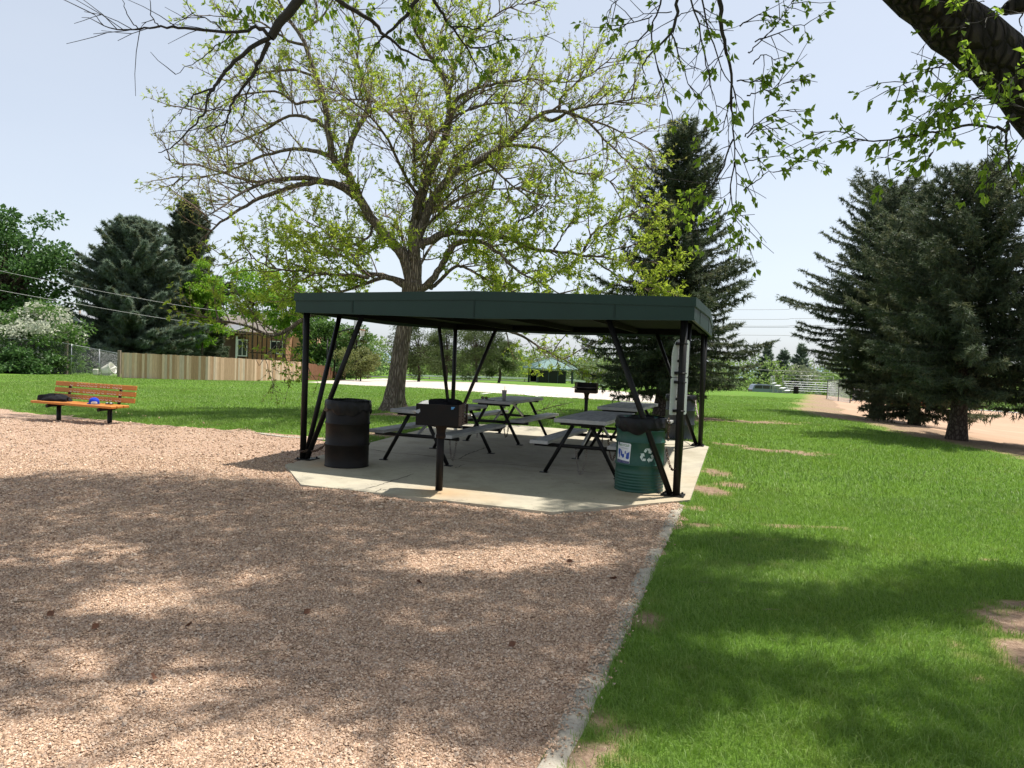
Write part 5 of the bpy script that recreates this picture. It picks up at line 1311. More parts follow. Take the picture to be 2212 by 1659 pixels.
for i,(px,py,Y,w) in enumerate(((1655,742,170,2.6),(1692,752,168,2.3),(1728,744,165,3.0))):
    g=at(px,820,Y); g.z=th(g.x,Y)
    spruce(['tallest distant pine, leftmost of three beyond the parked vehicle','small distant pine, middle of three beyond the parked vehicle','distant pine nearest the right spruces, beyond the parked vehicle'][i],g,at(px,py,Y).z-g.z,w,'needle_blue',71+i,1.5,(0,0),.9,9,.5,.16,.2,.55,.1,5,'pine_tree',group=GP)

# ------------------------------------------------------------------ leafy trees and bushes
def decid(name,label,base,cen,rad,mat,seed,n=60,per=150,ls=.22,trunk=.2,cat='tree',blob=.30,mat2=None,f2=0.0,bark='bark_limb',group=None,lw=.62,fill=.45):
    rg=random.Random(seed); nr=np.random.default_rng(seed); base=Vector(base); cen=Vector(cen)
    root=thing(name,label,cat,base,0,group); mb=MB(); lo=cen-Vector((0,0,rad[2]*.55))
    mb.tube(smooth([base-Vector((0,0,.2)),base.lerp(lo,.5)+Vector((rg.gauss(0,.1),0,0)),lo,cen+Vector((0,0,rad[2]*.3))],3),lerps(trunk,trunk*.3,10),8)
    LP=[];LD=[];LP2=[];LD2=[]
    for _ in range(n):
        u=unit(nr,1)[0]; r=fill+(1.0-fill)*rg.random()**.6; lump_=1+.16*math.sin(3*u[0]*2+seed)+.12*math.sin(5*u[2]*2+seed*2+4*u[1])
        c=np.array(cen)+u*np.array(rad)*r*lump_
        if c[2]<base.z+.15: c[2]=base.z+.15+rg.random()*.3
        mb.tube(smooth([lo.lerp(cen,rg.random()),Vector(c).lerp(cen,.45)+Vector((0,0,-.1*rad[2])),Vector(c)],2),[trunk*.3,trunk*.2,trunk*.12,.012,.01],4,0,False)
        br=blob*min(rad)*rg.uniform(.7,1.3); k=int(per*rg.uniform(.6,1.3)); o=unit(nr,k)*(nr.random((k,1))**.45)*np.array([br*1.25,br*1.25,br*.75])
        if mat2 and rg.random()<f2(c,u): LP2.append(c+o);LD2.append(o+nr.normal(size=(k,3))*br*.5)
        else: LP.append(c+o); LD.append(o+nr.normal(size=(k,3))*br*.5+np.array([0,0,-.15*br]))
    mb.build('trunk',M[bark],root,True)
    V,F=leafarr(np.concatenate(LP),np.concatenate(LD),ls,lw,nr,0,.2,.6); npmesh('crown' if cat=='tree' else 'foliage',V,F,M[mat],root)
    if LP2: V,F=leafarr(np.concatenate(LP2),np.concatenate(LD2),ls*.8,.8,nr,0,.2,.6); npmesh('blossom' if mat2=='blossom' else 'pale_growth',V,F,M[mat2],root)
    return root
def pt(px,py,Y): return at(px,py,Y)
def gb(px,Y): x=at(px,780,Y).x; return Vector((x,Y,th(x,Y)))
def bl(name,label,px,py,rx,ry,Y,mat,seed,**k):
    c=at(px,py,Y); s=Y/FL; return decid(name,label,gb(px,Y),c,(rx*s,rx*s*.8,ry*s),mat,seed,**k)
bl('maple_tree','large dense dark green maple at the left border',10,590,128,150,58,'leaf_maple',3,n=150,per=130,ls=.30,trunk=.4,blob=.24)
bl('flowering_bush','tall bush with white blossom clusters grown over the chain link fence',70,735,112,82,50,'leaf_mid',5,n=110,per=140,ls=.20,trunk=.12,cat='bush',blob=.26,mat2='blossom',f2=lambda c,u:.5 if (u[2]>.15 and u[1]<.5) else .05)
bl('hedge_bush','low dark green creeper mass behind the chain link fence',20,790,95,42,47,'leaf_maple',7,n=50,per=130,ls=.2,trunk=.1,cat='bush')
bl('young_tree','bright yellow green young tree beside the blue spruce',440,665,52,90,63,'leaf_lime',9,n=60,per=110,ls=.24,trunk=.12,blob=.26)
bl('young_tree','light green airy tree between the house and shelter roof',548,640,64,62,78,'leaf_lime',10,n=60,per=90,ls=.28,trunk=.12,blob=.26)
bl('young_tree','bright light green tree between the house and the left shelter leg',618,668,46,62,70,'leaf_lime',17,n=50,per=90,ls=.25,trunk=.12,blob=.26)
bl('yard_tree','mid green bushy tree behind the left shelter leg',700,745,60,55,72,'leaf_mid',11,n=60,per=130,ls=.26,trunk=.15,blob=.3)
bl('yard_tree','green tree in front of the house yard beyond the fence end',668,690,45,70,90,'leaf_mid',12,n=60,per=110,ls=.28,trunk=.15,blob=.3)
bl('shrub','pale olive flowering shrub beside the basketball court',780,783,44,38,64,'leaf_olive',13,n=46,per=120,ls=.16,trunk=.08,cat='shrub',blob=.3)
bl('shrub','dark shrub with pale seed plumes left of the ash trunk',770,735,40,40,70,'leaf_mid',14,n=36,per=110,ls=.2,trunk=.08,cat='shrub',mat2='leaf_olive',f2=lambda c,u:.4)
bl('shrub','low dark green shrub near the end of the stained fence',730,795,50,22,68,'leaf_maple',15,n=36,per=110,ls=.18,trunk=.06,cat='shrub')
GQ='pines across the basketball court'
for i,(px,py,rx,ry,Y) in enumerate(((905,745,55,70,76),(965,758,48,52,82),(1030,750,55,58,74),(1078,765,42,42,80))):
    bl('pine_tree',['tall dark pine just right of the ash trunk','second pine right of the ash trunk, seen between shelter legs','wide olive pine left of the bus stop shelter','small round pine nearest the bus stop shelter'][i],px,py,rx,ry,Y,'needle_pine',20+i,n=60,per=150,ls=.30,trunk=.16,blob=.26,bark='bark_spruce',group=GQ,lw=.16)
# far wood across the road: one mass
def wood():
    rg=random.Random(77); nr=np.random.default_rng(77); LP=[[],[],[]];LD=[[],[],[]]
    for _ in range(430):
        px=rg.uniform(-250,2500); Y=rg.uniform(150,215); x=at(px,800,Y).x; b=th(x,Y)
        top=at(px,rg.uniform(752,785)+(px-1200)*.03,Y).z
        if px<900: top+=1.5
        H=max(2.5,top-b); k=rg.choice((0,0,1,2))
        for q in range(9):
            c=np.array([x+rg.gauss(0,1.8),Y+rg.gauss(0,1.5),b+H*(.15+.8*rg.random())]); m=34; o=unit(nr,m)*(nr.random((m,1))**.4)*np.array([1.7,1.7,1.1])
            LP[k].append(c+o);LD[k].append(o+nr.normal(size=(m,3))*.5)
    V=[];F=[];I=[];b=0
    for k in range(3):
        v,f=leafarr(np.concatenate(LP[k]),np.concatenate(LD[k]),.62,.6,nr); V.append(v);F.append(f+b);I.append(np.full(len(f),k)); b+=len(v)
    tag(npmesh('far_wood',np.concatenate(V),np.concatenate(F),[M['leaf_far_a'],M['leaf_far_b'],M['leaf_far_c']],midx=np.concatenate(I)),'light green mass of far trees across the road','woodland',kind='stuff')
M['leaf_far_a']=leafmat('far_leaf_light',[(.15,.24,.05),(.19,.29,.06),(.23,.31,.09)],.3); M['leaf_far_b']=leafmat('far_leaf_mid',[(.10,.16,.06),(.14,.20,.07),(.17,.23,.09)],.25); M['leaf_far_c']=leafmat('far_leaf_grey',[(.16,.19,.10),(.20,.22,.13),(.24,.26,.16)],.25)
wood()
# fallen branch on the grass behind the back left table
mb=MB(); rg=random.Random(4); c=gnd(1150,893)
def fb(p,d,L,r,lev):
    t=twigpath(rg,p,d,L,4,.18,.02); mb.tube(t,lerps(r,r*.4,5),5,0,False)
    if lev:
        for _ in range(4): i=rg.randint(1,3); fb(t[i],(rdir(rg,d,.7)+Vector((0,0,.15))).normalized(),L*.5,r*.5,lev-1)
fb(c+Vector((0,0,.05)),Vector((.7,-.3,.25)),1.2,.016,2); tag(mb.build('fallen_branch',M['stick']),'dry bare fallen branch lying on the grass behind the tables','branch')
# ================================================================== BACKGROUND THINGS
def wfence(name,label,px0,px1,pts,mat,seed,top=None):
    rg=random.Random(seed); P=[gnd(*p) for p in pts]; root=thing(name,label,'fence',P[0])
    tops=[at(p[0],t,q.y).z-q.z for p,t,q in zip(pts,top,P)]
    d=[0]
    for a,b in zip(P[:-1],P[1:]): d.append(d[-1]+(b-a).length)
    f=lambda s:Vector((np.interp(s,d,[p.x for p in P]),np.interp(s,d,[p.y for p in P]),0)); hf=lambda s:float(np.interp(s,d,tops))
    s=0; W=.14; k=0; mb=MB(); pan=[]
    while s<d[-1]-W:
        a=f(s);b=f(s+W-.006); h=hf(s)+rg.uniform(-.012,.02); e=(b-a).normalized(); n=Vector((e.y,-e.x,0)); off=n*rg.uniform(0,.006)
        za=th(a.x,a.y)+.02; mb.add([a+off+Vector((0,0,za)),b+off+Vector((0,0,za)),b+off+Vector((0,0,za+h)),a+off+Vector((0,0,za+h)),a-n*.018+Vector((0,0,za)),b-n*.018+Vector((0,0,za)),b-n*.018+Vector((0,0,za+h)),a-n*.018+Vector((0,0,za+h))],[(0,1,2,3),(5,4,7,6),(3,2,6,7),(0,3,7,4),(1,5,6,2),(0,4,5,1)],rg.randrange(len(mat)) if isinstance(mat,list) else 0)
        s+=W; k+=1
        if k%18==0 or s>=d[-1]-W:
            q=f(s); mb.build('board_panel',mat,root,True); mb=MB()
            p=MB(); n2=Vector((-e.y,e.x,0)); p.box(q+n2*.07+Vector((0,0,th(q.x,q.y)+hf(s)/2)),(.09,.09,hf(s)-.05)); p.build('fence_post',M['post_wood'],root,True)
            if s>=d[-1]-W: break
    for hz in(.25,.75):
        r=MB()
        for q0,q1 in zip(np.linspace(0,d[-1],9)[:-1],np.linspace(0,d[-1],9)[1:]):
            a=f(q0);b=f(q1); e=(b-a).normalized(); n2=Vector((-e.y,e.x,0))*.045; r.beam(a+n2+Vector((0,0,th(a.x,a.y)+hz*hf(q0))),b+n2+Vector((0,0,th(b.x,b.y)+hz*hf(q1))),.04,.09)
        r.build('rail',M['post_wood'],root,True)
    return root
wfence('wooden_fence','long pale cedar plank fence at the back of the left lawn',0,0,[(262,817),(360,820),(450,822),(550,823),(650,822)],M['cedar'],1,[762,767,771,777,783])
wfence('wooden_fence','short dark stained plank fence running behind the left shelter leg',0,0,[(656,822),(700,821.5),(747,820.5)],M['cedar_dark'],2,[784,791,800])
# chain link fence
def clink(label,pts,tops,group=None,mat='galv',npost=6,name='chain_link_fence'):
    P=[gnd(*p) for p in pts]; root=thing(name,label,'fence',P[0],0,group); H=[at(p[0],t,q.y).z-q.z for p,t,q in zip(pts,tops,P)]
    d=[0]
    for a,b in zip(P[:-1],P[1:]): d.append(d[-1]+(b-a).length)
    f=lambda s:Vector((np.interp(s,d,[p.x for p in P]),np.interp(s,d,[p.y for p in P]),0)); g=lambda s,h: (lambda v:Vector((v.x,v.y,th(v.x,v.y)+h*float(np.interp(s,d,H)))))(f(s))
    for s in np.linspace(0,d[-1],npost): mb=MB(); mb.tube([g(s,-.05),g(s,1.02)],.035,8); mb.build('fence_post',M[mat],root,True)
    mb=MB(); mb.tube([g(s,1.0) for s in np.linspace(0,d[-1],14)],.025,6); mb.build('top_rail',M['galv' if mat=='galv' else mat],root,True)
    mb=MB(); hh=float(np.mean(H)); s=-hh
    while s<d[-1]:
        for sg in(0,1):
            a=s;b=s+hh; h0,h1=(0,1) if sg==0 else (1,0)
            if a<0: t=(0-a)/hh; h0=h0+(h1-h0)*t; a=0
            if b>d[-1]: t=(d[-1]-a)/(b-a); h1=h0+(h1-h0)*t; b=d[-1]
            if b-a>.05: mb.tube([g(a,h0),g((a+b)/2,(h0+h1)/2),g(b,h1)],.004,3,0,False)
        s+=.11
    mb.build('wire_mesh',M['galv'],root,True); return root
clink('grey chain link fence left of the pale plank fence, bush growing over it',[(-40,803),(60,807),(130,809),(200,811),(256,814)],[728,733,740,753,764])
for px,py,t,lab in((143,809,738,'dark weathered wooden post under the flowering bush'),(257,815,757,'grey wooden post at the left end of the plank fence')):
    b=gnd(px,py); mb=MB(); h=at(px,t,b.y).z-b.z; mb.box(b+Vector((0,0,h/2-.1)),(.17,.17,h+.2),0,None,.01); tag(mb.build('wooden_post',M['post_wood']),lab,'post')
b=gnd(205,811); rt=thing('plastic_tub','tipped over white plastic tub behind the chain link fence','tub',b+Vector((0,.8,0)))
mb=MB(); Mx=Matrix.Translation((.45,0,.36))@Matrix.Rotation(R(65),4,'Y'); pr=[(0,-.4),(.30,-.4),(.33,-.2),(.36,.1),(.38,.3),(.40,.32),(.37,.33),(.35,.25),(.30,-.3),(0,-.34)]
b0=len(mb.v); mb.lathe(pr,20); mb.v=[tuple(Mx@Vector(v)) for v in mb.v]; mb.build('tub_body',M['bucket'],rt)
mb=MB(); mb.box((-.35,0,.2),(.34,.3,.38),0,None,.04); mb.build('side_box',M['bucket'],rt)
mb=MB(); p=gnd(218,811)+Vector((0,.3,0)); mb.tube([p+Vector((-.35,0,.06)),at(251,793,p.y+.2)],.075,10); tag(mb.build('pipe',M['bucket']),'thick white pipe leaning against the chain link fence','pipe')

# houses
def win(root,c,w,h,mat='glass',ny=-1):
    mb=MB(); 
    for dx,dz,sx,sz in((0,h/2,w+.16,.1),(0,-h/2,w+.16,.1),(-w/2,0,.1,h-.1),(w/2,0,.1,h-.1),(0,0,.06,h-.1)): mb.box((c[0]+dx,c[1]-.03,c[2]+dz),(sx,.08,sz))
    f=mb.build('window',M['white_paint'],root); mb=MB(); mb.box((c[0],c[1]-.005,c[2]),(w-.1,.02,h-.1)); mb.build('pane',M[mat],f)
def house():
    Y=84; c=gb(545,Y); s=Y/FL; root=thing('house','tan and brown single storey house with grey brown roof behind the plank fence','house',c,R(-4))
    zt=lambda y:at(545,y,Y).z-c.z
    W=5.6; e=zt(722); rdg=zt(682)
    mb=MB(); mb.box((-2.9,2.0,e/2),(5.8,6.0,e)); mb.build('wall',M['house_brown'],root)
    mb=MB(); mb.box((2.2,1.2,e/2+.1),(4.4,6.0,e+.2)); mb.build('wall',M['house_tan'],root)
    mb=MB(); mb.box((5.7,2.6,e/2),(2.5,5.0,e)); mb.build('wall',M['house_peach'],root)
    mb=MB(); vs=[(-6.4,-1.5,e-.05),(4.9,-1.7,e+.05),(4.6,2.2,rdg),(-5.2,2.2,rdg),(-6.4,5.6,e-.05),(4.9,5.6,e+.05)]
    vs2=[(x,y,z+.16) for x,y,z in vs]; mb.add(vs+vs2,[(6,7,8,9),(9,8,11,10),(0,1,7,6),(1,2,8,7),(2,5,11,8),(3,9,10,4),(0,6,9,3),(0,3,2,1),(3,4,5,2)]); r=mb.build('roof',M['shingle'],root)
    mb=MB(); mb.add([(-2.2,-2.4,e-.12),(.1,-2.6,e+.65),(.2,-1.2,e+1.1),(-2.4,-1.0,e+.9),(-2.2,-2.4,e-.25),(.1,-2.6,e+.5)],[(0,1,2,3),(4,5,1,0)]); mb.build('porch_roof',M['shingle_grey'],r)
    mb=MB(); mb.beam((-6.4,-1.62,e+.0),(-2.3,-1.6,e+.0),.1,.14); mb.build('gutter',M['white_paint'],r)
    mb=MB(); mb.box((-3.6,3.0,rdg+.1),(.6,.6,.9)); mb.build('chimney',M['house_brown'],r)
    win(root,(-.35,-1.83,e*.66),1.0,1.7); win(root,(3.4,-1.83,e*.70),1.3,1.3); win(root,(-3.4,-1.03,e*.62),1.0,1.0)
    mb=MB(); mb.box((-1.0,-1.83,e*.5),(.2,.04,e*.9)); mb.build('downpipe',M['white_paint'],root)
    pg=thing('deck_frame','dark open timber deck frame with table in front of the tan house','deck',c+Vector((2.0,-3.6,0)),R(-4))
    for x in(-1.3,-.8,-.3,.2,.7,1.2,1.7): mb=MB(); mb.box((x,0,e*.5),(.08,.08,e)); mb.build('upright',M['black_paint'],pg)
    for zz in(e*.98,e*.56): mb=MB(); mb.box((.2,-.06,zz),(3.1,.05,.1)); mb.build('crossbar',M['black_paint'],pg)
    mb=MB(); mb.box((-.1,-.6,e*.28),(4.0,.9,.09)); mb.build('deck_table',M['cedar'][0],pg)
house()
def house2():
    Y=92; c=gb(188,Y); root=thing('house','small grey gabled house roof glimpsed between the maple and blue spruce','house',c)
    zt=lambda y:at(190,y,Y).z-c.z; e=zt(735); t=zt(690)
    mb=MB(); mb.box((0,0,e/2),(5.6,6,e)); mb.build('wall',M['shingle_grey'],root)
    mb=MB(); mb.add([(-3.2,-3.4,e),(3.2,-3.4,e),(0,-3.4,t+.6),(-3.2,3.4,e),(3.2,3.4,e),(0,3.4,t+.6)],[(0,1,2),(4,3,5),(0,2,5,3),(1,4,5,2),(0,3,4,1)]); mb.build('roof',M['shingle_grey'],root)
    mb=MB(); mb.box((0,-3.42,e+.55),(.7,.04,.5)); mb.build('gable_vent',M['white_paint'],root)
house2()
# bus stop shelter
def busstop():
    b=gnd(1188,827.5); Y=b.y; s=Y/FL; root=thing('bus_shelter','square shelter with teal metal hip roof and dark glass sides across the court','shelter',b,R(14))
    w=96*s/2; e=30*s; top=e+24*s
    for x in(-1,1):
        for y in(-1,1): mb=MB(); mb.box((x*w*.80,y*w*.72,e/2-.2),(.28,.28,e+.4)); mb.build('post',M['dark_green'],root)
    o=w*1.06; mb=MB(); mb.add([(-o,-o,e),(o,-o,e),(o,o,e),(-o,o,e),(0,0,top),(-o,-o,e+.16),(o,-o,e+.16),(o,o,e+.16),(-o,o,e+.16)],[(3,2,1,0),(0,1,6,5),(1,2,7,6),(2,3,8,7),(3,0,5,8),(5,6,4),(6,7,4),(7,8,4),(8,5,4)]); r=mb.build('roof',M['teal_roof'],root)
    mb=MB()
    for sx,sy in((-1,-1),(1,-1),(1,1),(-1,1)): mb.tube([(sx*o,sy*o,e+.17),(0,0,top+.02)],.07,6)
    for k in range(-5,6):
        for ax in(0,1,2,3):
            t=k/5.5; a=Vector((t*o,-o,e+.17)); b2=Vector((t*o*abs(t),-o*abs(t),e+.16+(top-e-.16)*(1-abs(t)))); Rm=Matrix.Rotation(ax*math.pi/2,4,'Z'); mb.tube([Rm@a,Rm@b2],.025,4)
    mb.build('roof_rib',M['teal_roof'],r)
    for k,(x0,x1) in enumerate(((-.78,-.3),(-.28,.12),(.14,.5))):
        mb=MB(); mb.box(((x0+x1)/2*w,-.70*w,e*.46),((x1-x0)*w,.05,e*.84)); p=mb.build('glass_panel',M['glass_dark'],root)
        f=MB(); 
        for x in(x0,x1): f.box((x*w,-.70*w-.03,e*.48),(.09,.06,e*.9))
        f.box(((x0+x1)/2*w,-.70*w-.03,e*.9),((x1-x0)*w,.06,.1)); f.build('frame',M['dark_green'],p)
    mb=MB(); mb.box((0,.66*w,e*.46),(1.5*w,.05,e*.84)); mb.build('glass_panel',M['glass_dark'],root)
    mb=MB(); mb.box((0,.2*w,.45),(1.1*w,.4,.06)); mb.box((-.4*w,.2*w,.2),(.06,.3,.45)); mb.box((.4*w,.2*w,.2),(.06,.3,.45)); mb.build('seat',M['dark_green'],root)
    return b
bsb=busstop()
# vehicles
def vehicle(label,loc,rz,mat,L,Wd,H,prof,wins,cat='car',name='parked_car'):
    root=thing(name,label,cat,loc,rz)
    mb=MB(); Mx=Matrix.Translation((0,Wd/2,0))@Matrix.Rotation(R(90),4,'X'); mb.prism(prof,0,Wd,0,Mx); mb.build('body',mat,root)
    for poly in wins:
        for s in(-1,1):
            mb=MB(); mb.prism(poly,-.012,.012,0,Matrix.Translation((0,s*(Wd/2+.006),0))@Matrix.Rotation(R(90),4,'X')); mb.build('window',M['glass'],root)
    for x in(-L*.31,L*.31):
        for s in(-1,1):
            mb=MB(); mb.tube([(x,s*(Wd/2-.2),.36),(x,s*(Wd/2+.02),.36)],.36,18); w=mb.build('wheel',M['rubber'],root); mb=MB(); mb.tube([(x,s*(Wd/2+.015),.36),(x,s*(Wd/2+.03),.36)],.22,12); mb.build('rim',M['galv'],w)
    for s in(-.6,.6): mb=MB(); mb.box((-L/2-.01,s,.85),(.04,.3,.16)); mb.build('headlight',M['straw_white'],root)
    for s in(-.6,.6): mb=MB(); mb.box((L/2+.01,s,.9),(.04,.2,.3)); mb.build('tail_light',M['red_wall'],root)
    for s in(-.6,.6):
        mb=MB(); mb.beam((-.6,s,H+.03),(L*.42,s,H+.03),.05,.05); mb.build('roof_rail',M['galv'],root)
    return root
L=5.0
suv=[(-2.5,.4),(2.5,.4),(2.52,1.0),(2.4,1.15),(2.15,1.78),(1.6,1.86),(-.6,1.84),(-1.1,1.72),(-1.55,1.15),(-2.4,1.0),(-2.52,.8)]
sw=[[(-1.3,1.2),(-.45,1.2),(-.45,1.70),(-.95,1.66)],[(-.35,1.2),(.75,1.2),(.75,1.72),(-.35,1.71)],[(.85,1.2),(2.12,1.2),(1.98,1.68),(.85,1.72)]]
Ys=125; c=at(1653,840,Ys); c.z=at(1650,830.5,Ys).z-1.86
vehicle('blue grey long estate vehicle parked beyond the crest beside the bleachers',c,R(180+2),M['car_blue'],5,1.95,1.84,suv,sw)
print('suv z',c.z,'terr',th(c.x,Ys))
c2=Vector((bsb.x+.6,bsb.y+14,0)); c2.z=th(c2.x,c2.y)
vehicle('white car seen through the glass of the bus stop shelter',c2,R(6),M['car_white'],5,1.9,1.84,suv,sw)
# guard rail
mb=None; gr=thing('guard_rail','pale low guard rail along the road behind the bus stop shelter','guard rail',Vector((bsb.x-24,bsb.y+6,th(bsb.x-24,bsb.y+6))))
xs_=np.arange(bsb.x-24,bsb.x+22,2.0)
for x in xs_[::2]: mb=MB(); z=th(x,bsb.y+6); mb.box((x,bsb.y+6.1,z+.3),(.14,.14,.8)); mb.build('post',M['post_wood'],gr,True)
mb=MB()
for a,b in zip(xs_[:-1],xs_[1:]):
    for dz in(.0,.16): mb.beam((a,bsb.y+6,th(a,bsb.y+6)+.52+dz),(b,bsb.y+6,th(b,bsb.y+6)+.52+dz),.06,.13)
mb.build('rail',M['white_paint'],gr,True)
# basketball hoop
hb=gb(722,66); hp=thing('basketball_hoop','orange rimmed basketball hoop with white net at the court edge','hoop',hb)
Yh=hb.y; rc=at(624*0+((900+880/5.185)*.7315),(930+230/5.185)*.7315,Yh); 
q0=at((900+545/5.185)*.7315,(930+850/5.185)*.7315,Yh+1.0); 
mb=MB(); mb.tube([Vector((hb.x,hb.y,hb.z-.1)),Vector((hb.x+.1,hb.y,rc.z-.3)),Vector((rc.x-.75,rc.y,rc.z+.15))],.07,10); mb.build('pole',M['black_paint'],hp,True)
mb=MB(); mb.box((rc.x-.55,rc.y,rc.z+.30),(.05,1.4,.95),0,None,.01); mb.build('backboard',M['galv'],hp,True)
mb=MB(); mb.tube([(rc.x+.23*math.cos(t),rc.y+.23*math.sin(t),rc.z) for t in [2*math.pi*k/20 for k in range(21)]],.028,6,0,False); mb.beam((rc.x-.53,rc.y,rc.z),(rc.x-.22,rc.y,rc.z),.1,.04); mb.build('rim',M['orange_rim'],hp,True)
mb=MB()
for k in range(12):
    t=2*math.pi*k/12
    for s in(-1,1): mb.tube([(rc.x+(.22-.09*q/4)*math.cos(t+s*.26*q),rc.y+(.22-.09*q/4)*math.sin(t+s*.26*q),rc.z-.13*q) for q in range(5)],.012,3,0,False)
mb.build('net',M['net'],hp,True)
pb=gb(706,66); mb=MB(); hp2=at(706,733,pb.y).z-pb.z; mb.tube([pb+Vector((0,0,-.1)),pb+Vector((0,0,hp2))],.055,8); mb.lathe([(.0,.0),(.075,.0),(.075,.05),(0,.08)],10,0,pb+Vector((0,0,hp2))); tag(mb.build('thin_pole',M['black_paint']),'thin dark metal pole standing at the corner of the court','pole')
# bleachers
def bleacher(label,loc,rz,L,n=5):
    root=thing('bleacher',label,'bleachers',loc,rz,'aluminium bleachers by the ball field')
    for k in range(n):
        z=.38+.27*k; y=.30+.58*k
        mb=MB(); mb.box((0,y,z),(L,.26,.05),0,None,.006); mb.build('seat_plank',M['galvl'],root)
        if k: mb=MB(); mb.box((0,y-.30,z-.27),(L,.24,.04)); mb.build('foot_plank',M['galvl'],root)
    for x in np.linspace(-L/2+.3,L/2-.3,4):
        mb=MB(); mb.beam((x,.1,.05),(x,.58*n,.27*n-.05),.05,.06)
        for k in range(n): mb.beam((x,.3+.58*k,-.3),(x,.3+.58*k,.34+.27*k),.05,.05)
        mb.beam((x,0,.02),(x,.58*n,.02),.05,.05); mb.build('frame',M['galv'],root)
    mb=MB(); 
    for zz in(.5,.95): mb.tube([(-L/2,.58*n-.1,.27*n+zz),(L/2,.58*n-.1,.27*n+zz)],.022,6)
    for x in(-L/2,0,L/2): mb.tube([(x,.58*n-.1,.1),(x,.58*n-.1,.27*n+.95)],.022,6)
    mb.build('back_rail',M['galv'],root)
M['galvl']=pmat('bleacher_plank',(.68,.69,.70),(.6,.61,.62),6,.45,.4)
p=at(1762,852,95); p.z=th(p.x,p.y)-.05; bleacher('bleachers facing the viewer with five pale horizontal planks',p+Vector((.3,1.5,-.0)),R(-6),min(9,max(4,110*p.y/FL)),5)
p=at(1724,851,92); p.z=th(p.x,p.y)-.05; bleacher('bleachers seen end on, planks stepping up to the left',p+Vector((-.6,.6,0)),R(66),4.0,4)
b=at(1719,853,89); b.z=th(b.x,b.y); tb=thing('oil_drum_bin','black drum bin standing before the bleachers','trash bin',b,0,'oil drum bins')
mb=MB(); mb.lathe([(0,0),(.29,0),(.30,.02),(.29,.04),(.29,.29),(.303,.30),(.29,.31),(.29,.58),(.303,.59),(.29,.60),(.29,.86),(.30,.88),(.28,.88),(.27,.1),(0,.1)],20); mb.build('drum_body',M['drum_black'],tb)
# ball field fence, red barrier, white rail
clink('tall chain link ball field fence on black posts right of the bleachers',[(1786,862),(1812,868),(1836,872)],[822,820,818],mat='black_paint',npost=3)
clink('low chain link fence run with black posts beyond the nearest right spruce trunks',[(1840,868),(1900,866),(1990,866)],[826,826,830],mat='black_paint',npost=5)
p=gnd(1905,868); z=MB(); a=at(1895,858,92); b=at(2015,862,95); a.z=th(a.x,a.y)+.05; b.z=th(b.x,b.y)+.05
z.beam(a+Vector((0,0,.8)),b+Vector((0,0,.8)),.3,1.6,0,(0,0,1),.03); tag(z.build('barrier_wall',M['red_wall']),'low red orange barrier wall beyond the ball field','wall')
wr=thing('rail_fence','long white topped rail fence at the far side of the infield','fence',gnd(2140,905))
a=gnd(2085,896); b=gnd(2330,916); mb=MB(); mb.tube([a+Vector((0,0,.5)),b+Vector((0,0,.5))],.05,8); mb.build('rail',M['white_paint'],wr,True)
for k in range(7): q=a.lerp(b,k/6); q.z=th(q.x,q.y); mb=MB(); mb.tube([q,q+Vector((0,0,.52))],.035,8); mb.build('post',M['black_paint'],wr,True)
# utility pole and overhead lines
x=at(520/2.91*.7315+10,690,95).x
up=thing('utility_pole','distant wooden utility pole left of the blue spruce','utility pole',Vector((at(172,690,95).x,95,th(at(172,690,95).x,95))))
ht=at(172,655,95).z-up.location.z; mb=MB(); mb.tube([(0,0,-.3),(0,0,ht)],[.17,.12],10); mb.build('pole',M['post_wood'],up); mb=MB(); mb.box((0,-.12,ht-.5),(2.2,.1,.12)); mb.build('crossarm',M['post_wood'],up)
def wire(label,pts,r,group,mat='cable',sagk=0.0):
    P=[at(*p) for p in pts]; Q=smooth(P,8); n=len(Q); Q=[q-Vector((0,0,sagk*4*(i/(n-1))*(1-i/(n-1)))) for i,q in enumerate(Q)]
    mb=MB(); mb.tube(Q,r,6); tag(mb.build('overhead_line',M[mat]),label,'overhead line',group)
M['cable_pale']=pmat('cable_pale',(.32,.32,.32),None,10,.5)
G='overhead lines'
wire('upper pale service line sloping down across the maple and spruce',[(-160,547,46),(0,585,48),(190,624,51),(377,658,55),(480,672,58)],.015,G,'cable_pale')
wire('lower pale service line sloping down above the flowering bush',[(-160,591,44),(0,627,46),(170,657,49),(340,686,52),(460,702,54)],.015,G,'cable_pale')
for y0,y1,lab in((669,666,'highest thin line right of the middle spruce'),(690,688,'second line from the top right of the middle spruce'),(704.5,703,'third line from the top right of the middle spruce'),(707,706.5,'fourth line from the top right of the middle spruce'),(724,727,'lowest thin line right of the middle spruce')):
    wire(lab,[(1000,y0-3,180),(1640,y0,180),(1770,y1,180),(2400,y1+6,180)],.045,G)
wire('sagging line in front of the far wood right of the middle spruce',[(1540,794,120),(1600,797,120),(1720,802,120),(1900,810,120)],.035,G)
for y0,lab in((617,'faint upper line between the maple and blue spruce'),(640,'faint middle line between the maple and blue spruce'),(668,'faint lower line between the maple and blue spruce')):
    wire(lab,[(-200,y0-26,120),(172,y0,120),(290,y0+9,120),(700,y0+44,120)],.03,G)
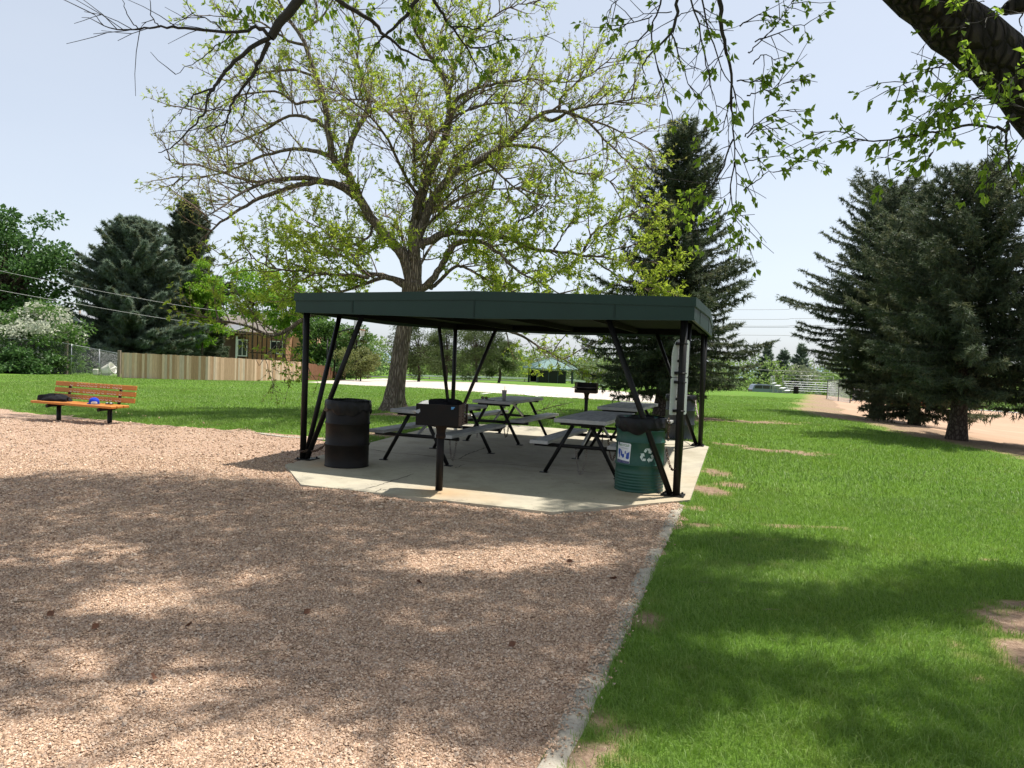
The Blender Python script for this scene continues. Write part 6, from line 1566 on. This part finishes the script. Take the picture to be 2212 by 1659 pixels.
# ================================================================== LIGHT
SUNV=Vector((.34,.23,1.0)).normalized()
w=bpy.data.worlds.new('World'); scene.world=w; w.use_nodes=True; nt=w.node_tree; nt.nodes.clear()
sky=nt.nodes.new('ShaderNodeTexSky'); sky.sky_type='NISHITA'; sky.sun_disc=False
el=math.asin(SUNV.z); sky.sun_elevation=el; sky.sun_rotation=math.atan2(SUNV.x,SUNV.y); sky.altitude=1600; sky.air_density=1.0; sky.dust_density=4.5; sky.ozone_density=1.0
hs=nt.nodes.new('ShaderNodeHueSaturation'); hs.inputs['Saturation'].default_value=.62
bg=nt.nodes.new('ShaderNodeBackground'); bg.inputs['Strength'].default_value=.15; ow=nt.nodes.new('ShaderNodeOutputWorld')
nt.links.new(sky.outputs[0],hs.inputs['Color']); mx=nt.nodes.new('ShaderNodeMix'); mx.data_type='RGBA'; mx.inputs[0].default_value=.6; mx.inputs[7].default_value=(2.75,3.03,3.42,1)   # even summer haze veil over the clear sky
tcw=nt.nodes.new('ShaderNodeTexCoord'); mpw=nt.nodes.new('ShaderNodeMapping'); mpw.inputs['Scale'].default_value=(1.2,1.2,3.5); nz=nt.nodes.new('ShaderNodeTexNoise'); nz.inputs['Scale'].default_value=1.6; nz.inputs['Detail'].default_value=5
rp=nt.nodes.new('ShaderNodeValToRGB'); rp.color_ramp.elements[0].position=.3; rp.color_ramp.elements[0].color=(2.62,2.92,3.34,1); rp.color_ramp.elements[1].position=.72; rp.color_ramp.elements[1].color=(2.95,3.2,3.52,1)   # thin uneven haze
nt.links.new(tcw.outputs['Generated'],mpw.inputs[0]); nt.links.new(mpw.outputs[0],nz.inputs['Vector']); nt.links.new(nz.outputs['Fac'],rp.inputs[0]); nt.links.new(rp.outputs[0],mx.inputs[7])
nt.links.new(hs.outputs[0],mx.inputs[6]); nt.links.new(mx.outputs[2],bg.inputs['Color']); nt.links.new(bg.outputs[0],ow.inputs['Surface'])
sd=bpy.data.lights.new('sun','SUN'); so=bpy.data.objects.new('sun',sd); COL.objects.link(so); sd.energy=5.0; sd.angle=R(.8); sd.color=(1,.95,.87)
so.rotation_euler=SUNV.to_track_quat('Z','Y').to_euler(); so.location=(3,2,30)
vs=scene.view_settings; vs.view_transform='Standard'; vs.look='None'; vs.exposure=0.65; vs.gamma=1.0; vs.use_curve_mapping=False
scene.render.film_transparent=False
c_=scene.cycles
try:
    c_.max_bounces=6; c_.diffuse_bounces=3; c_.glossy_bounces=2; c_.transmission_bounces=4; c_.transparent_max_bounces=4; c_.use_denoising=True
except Exception: pass
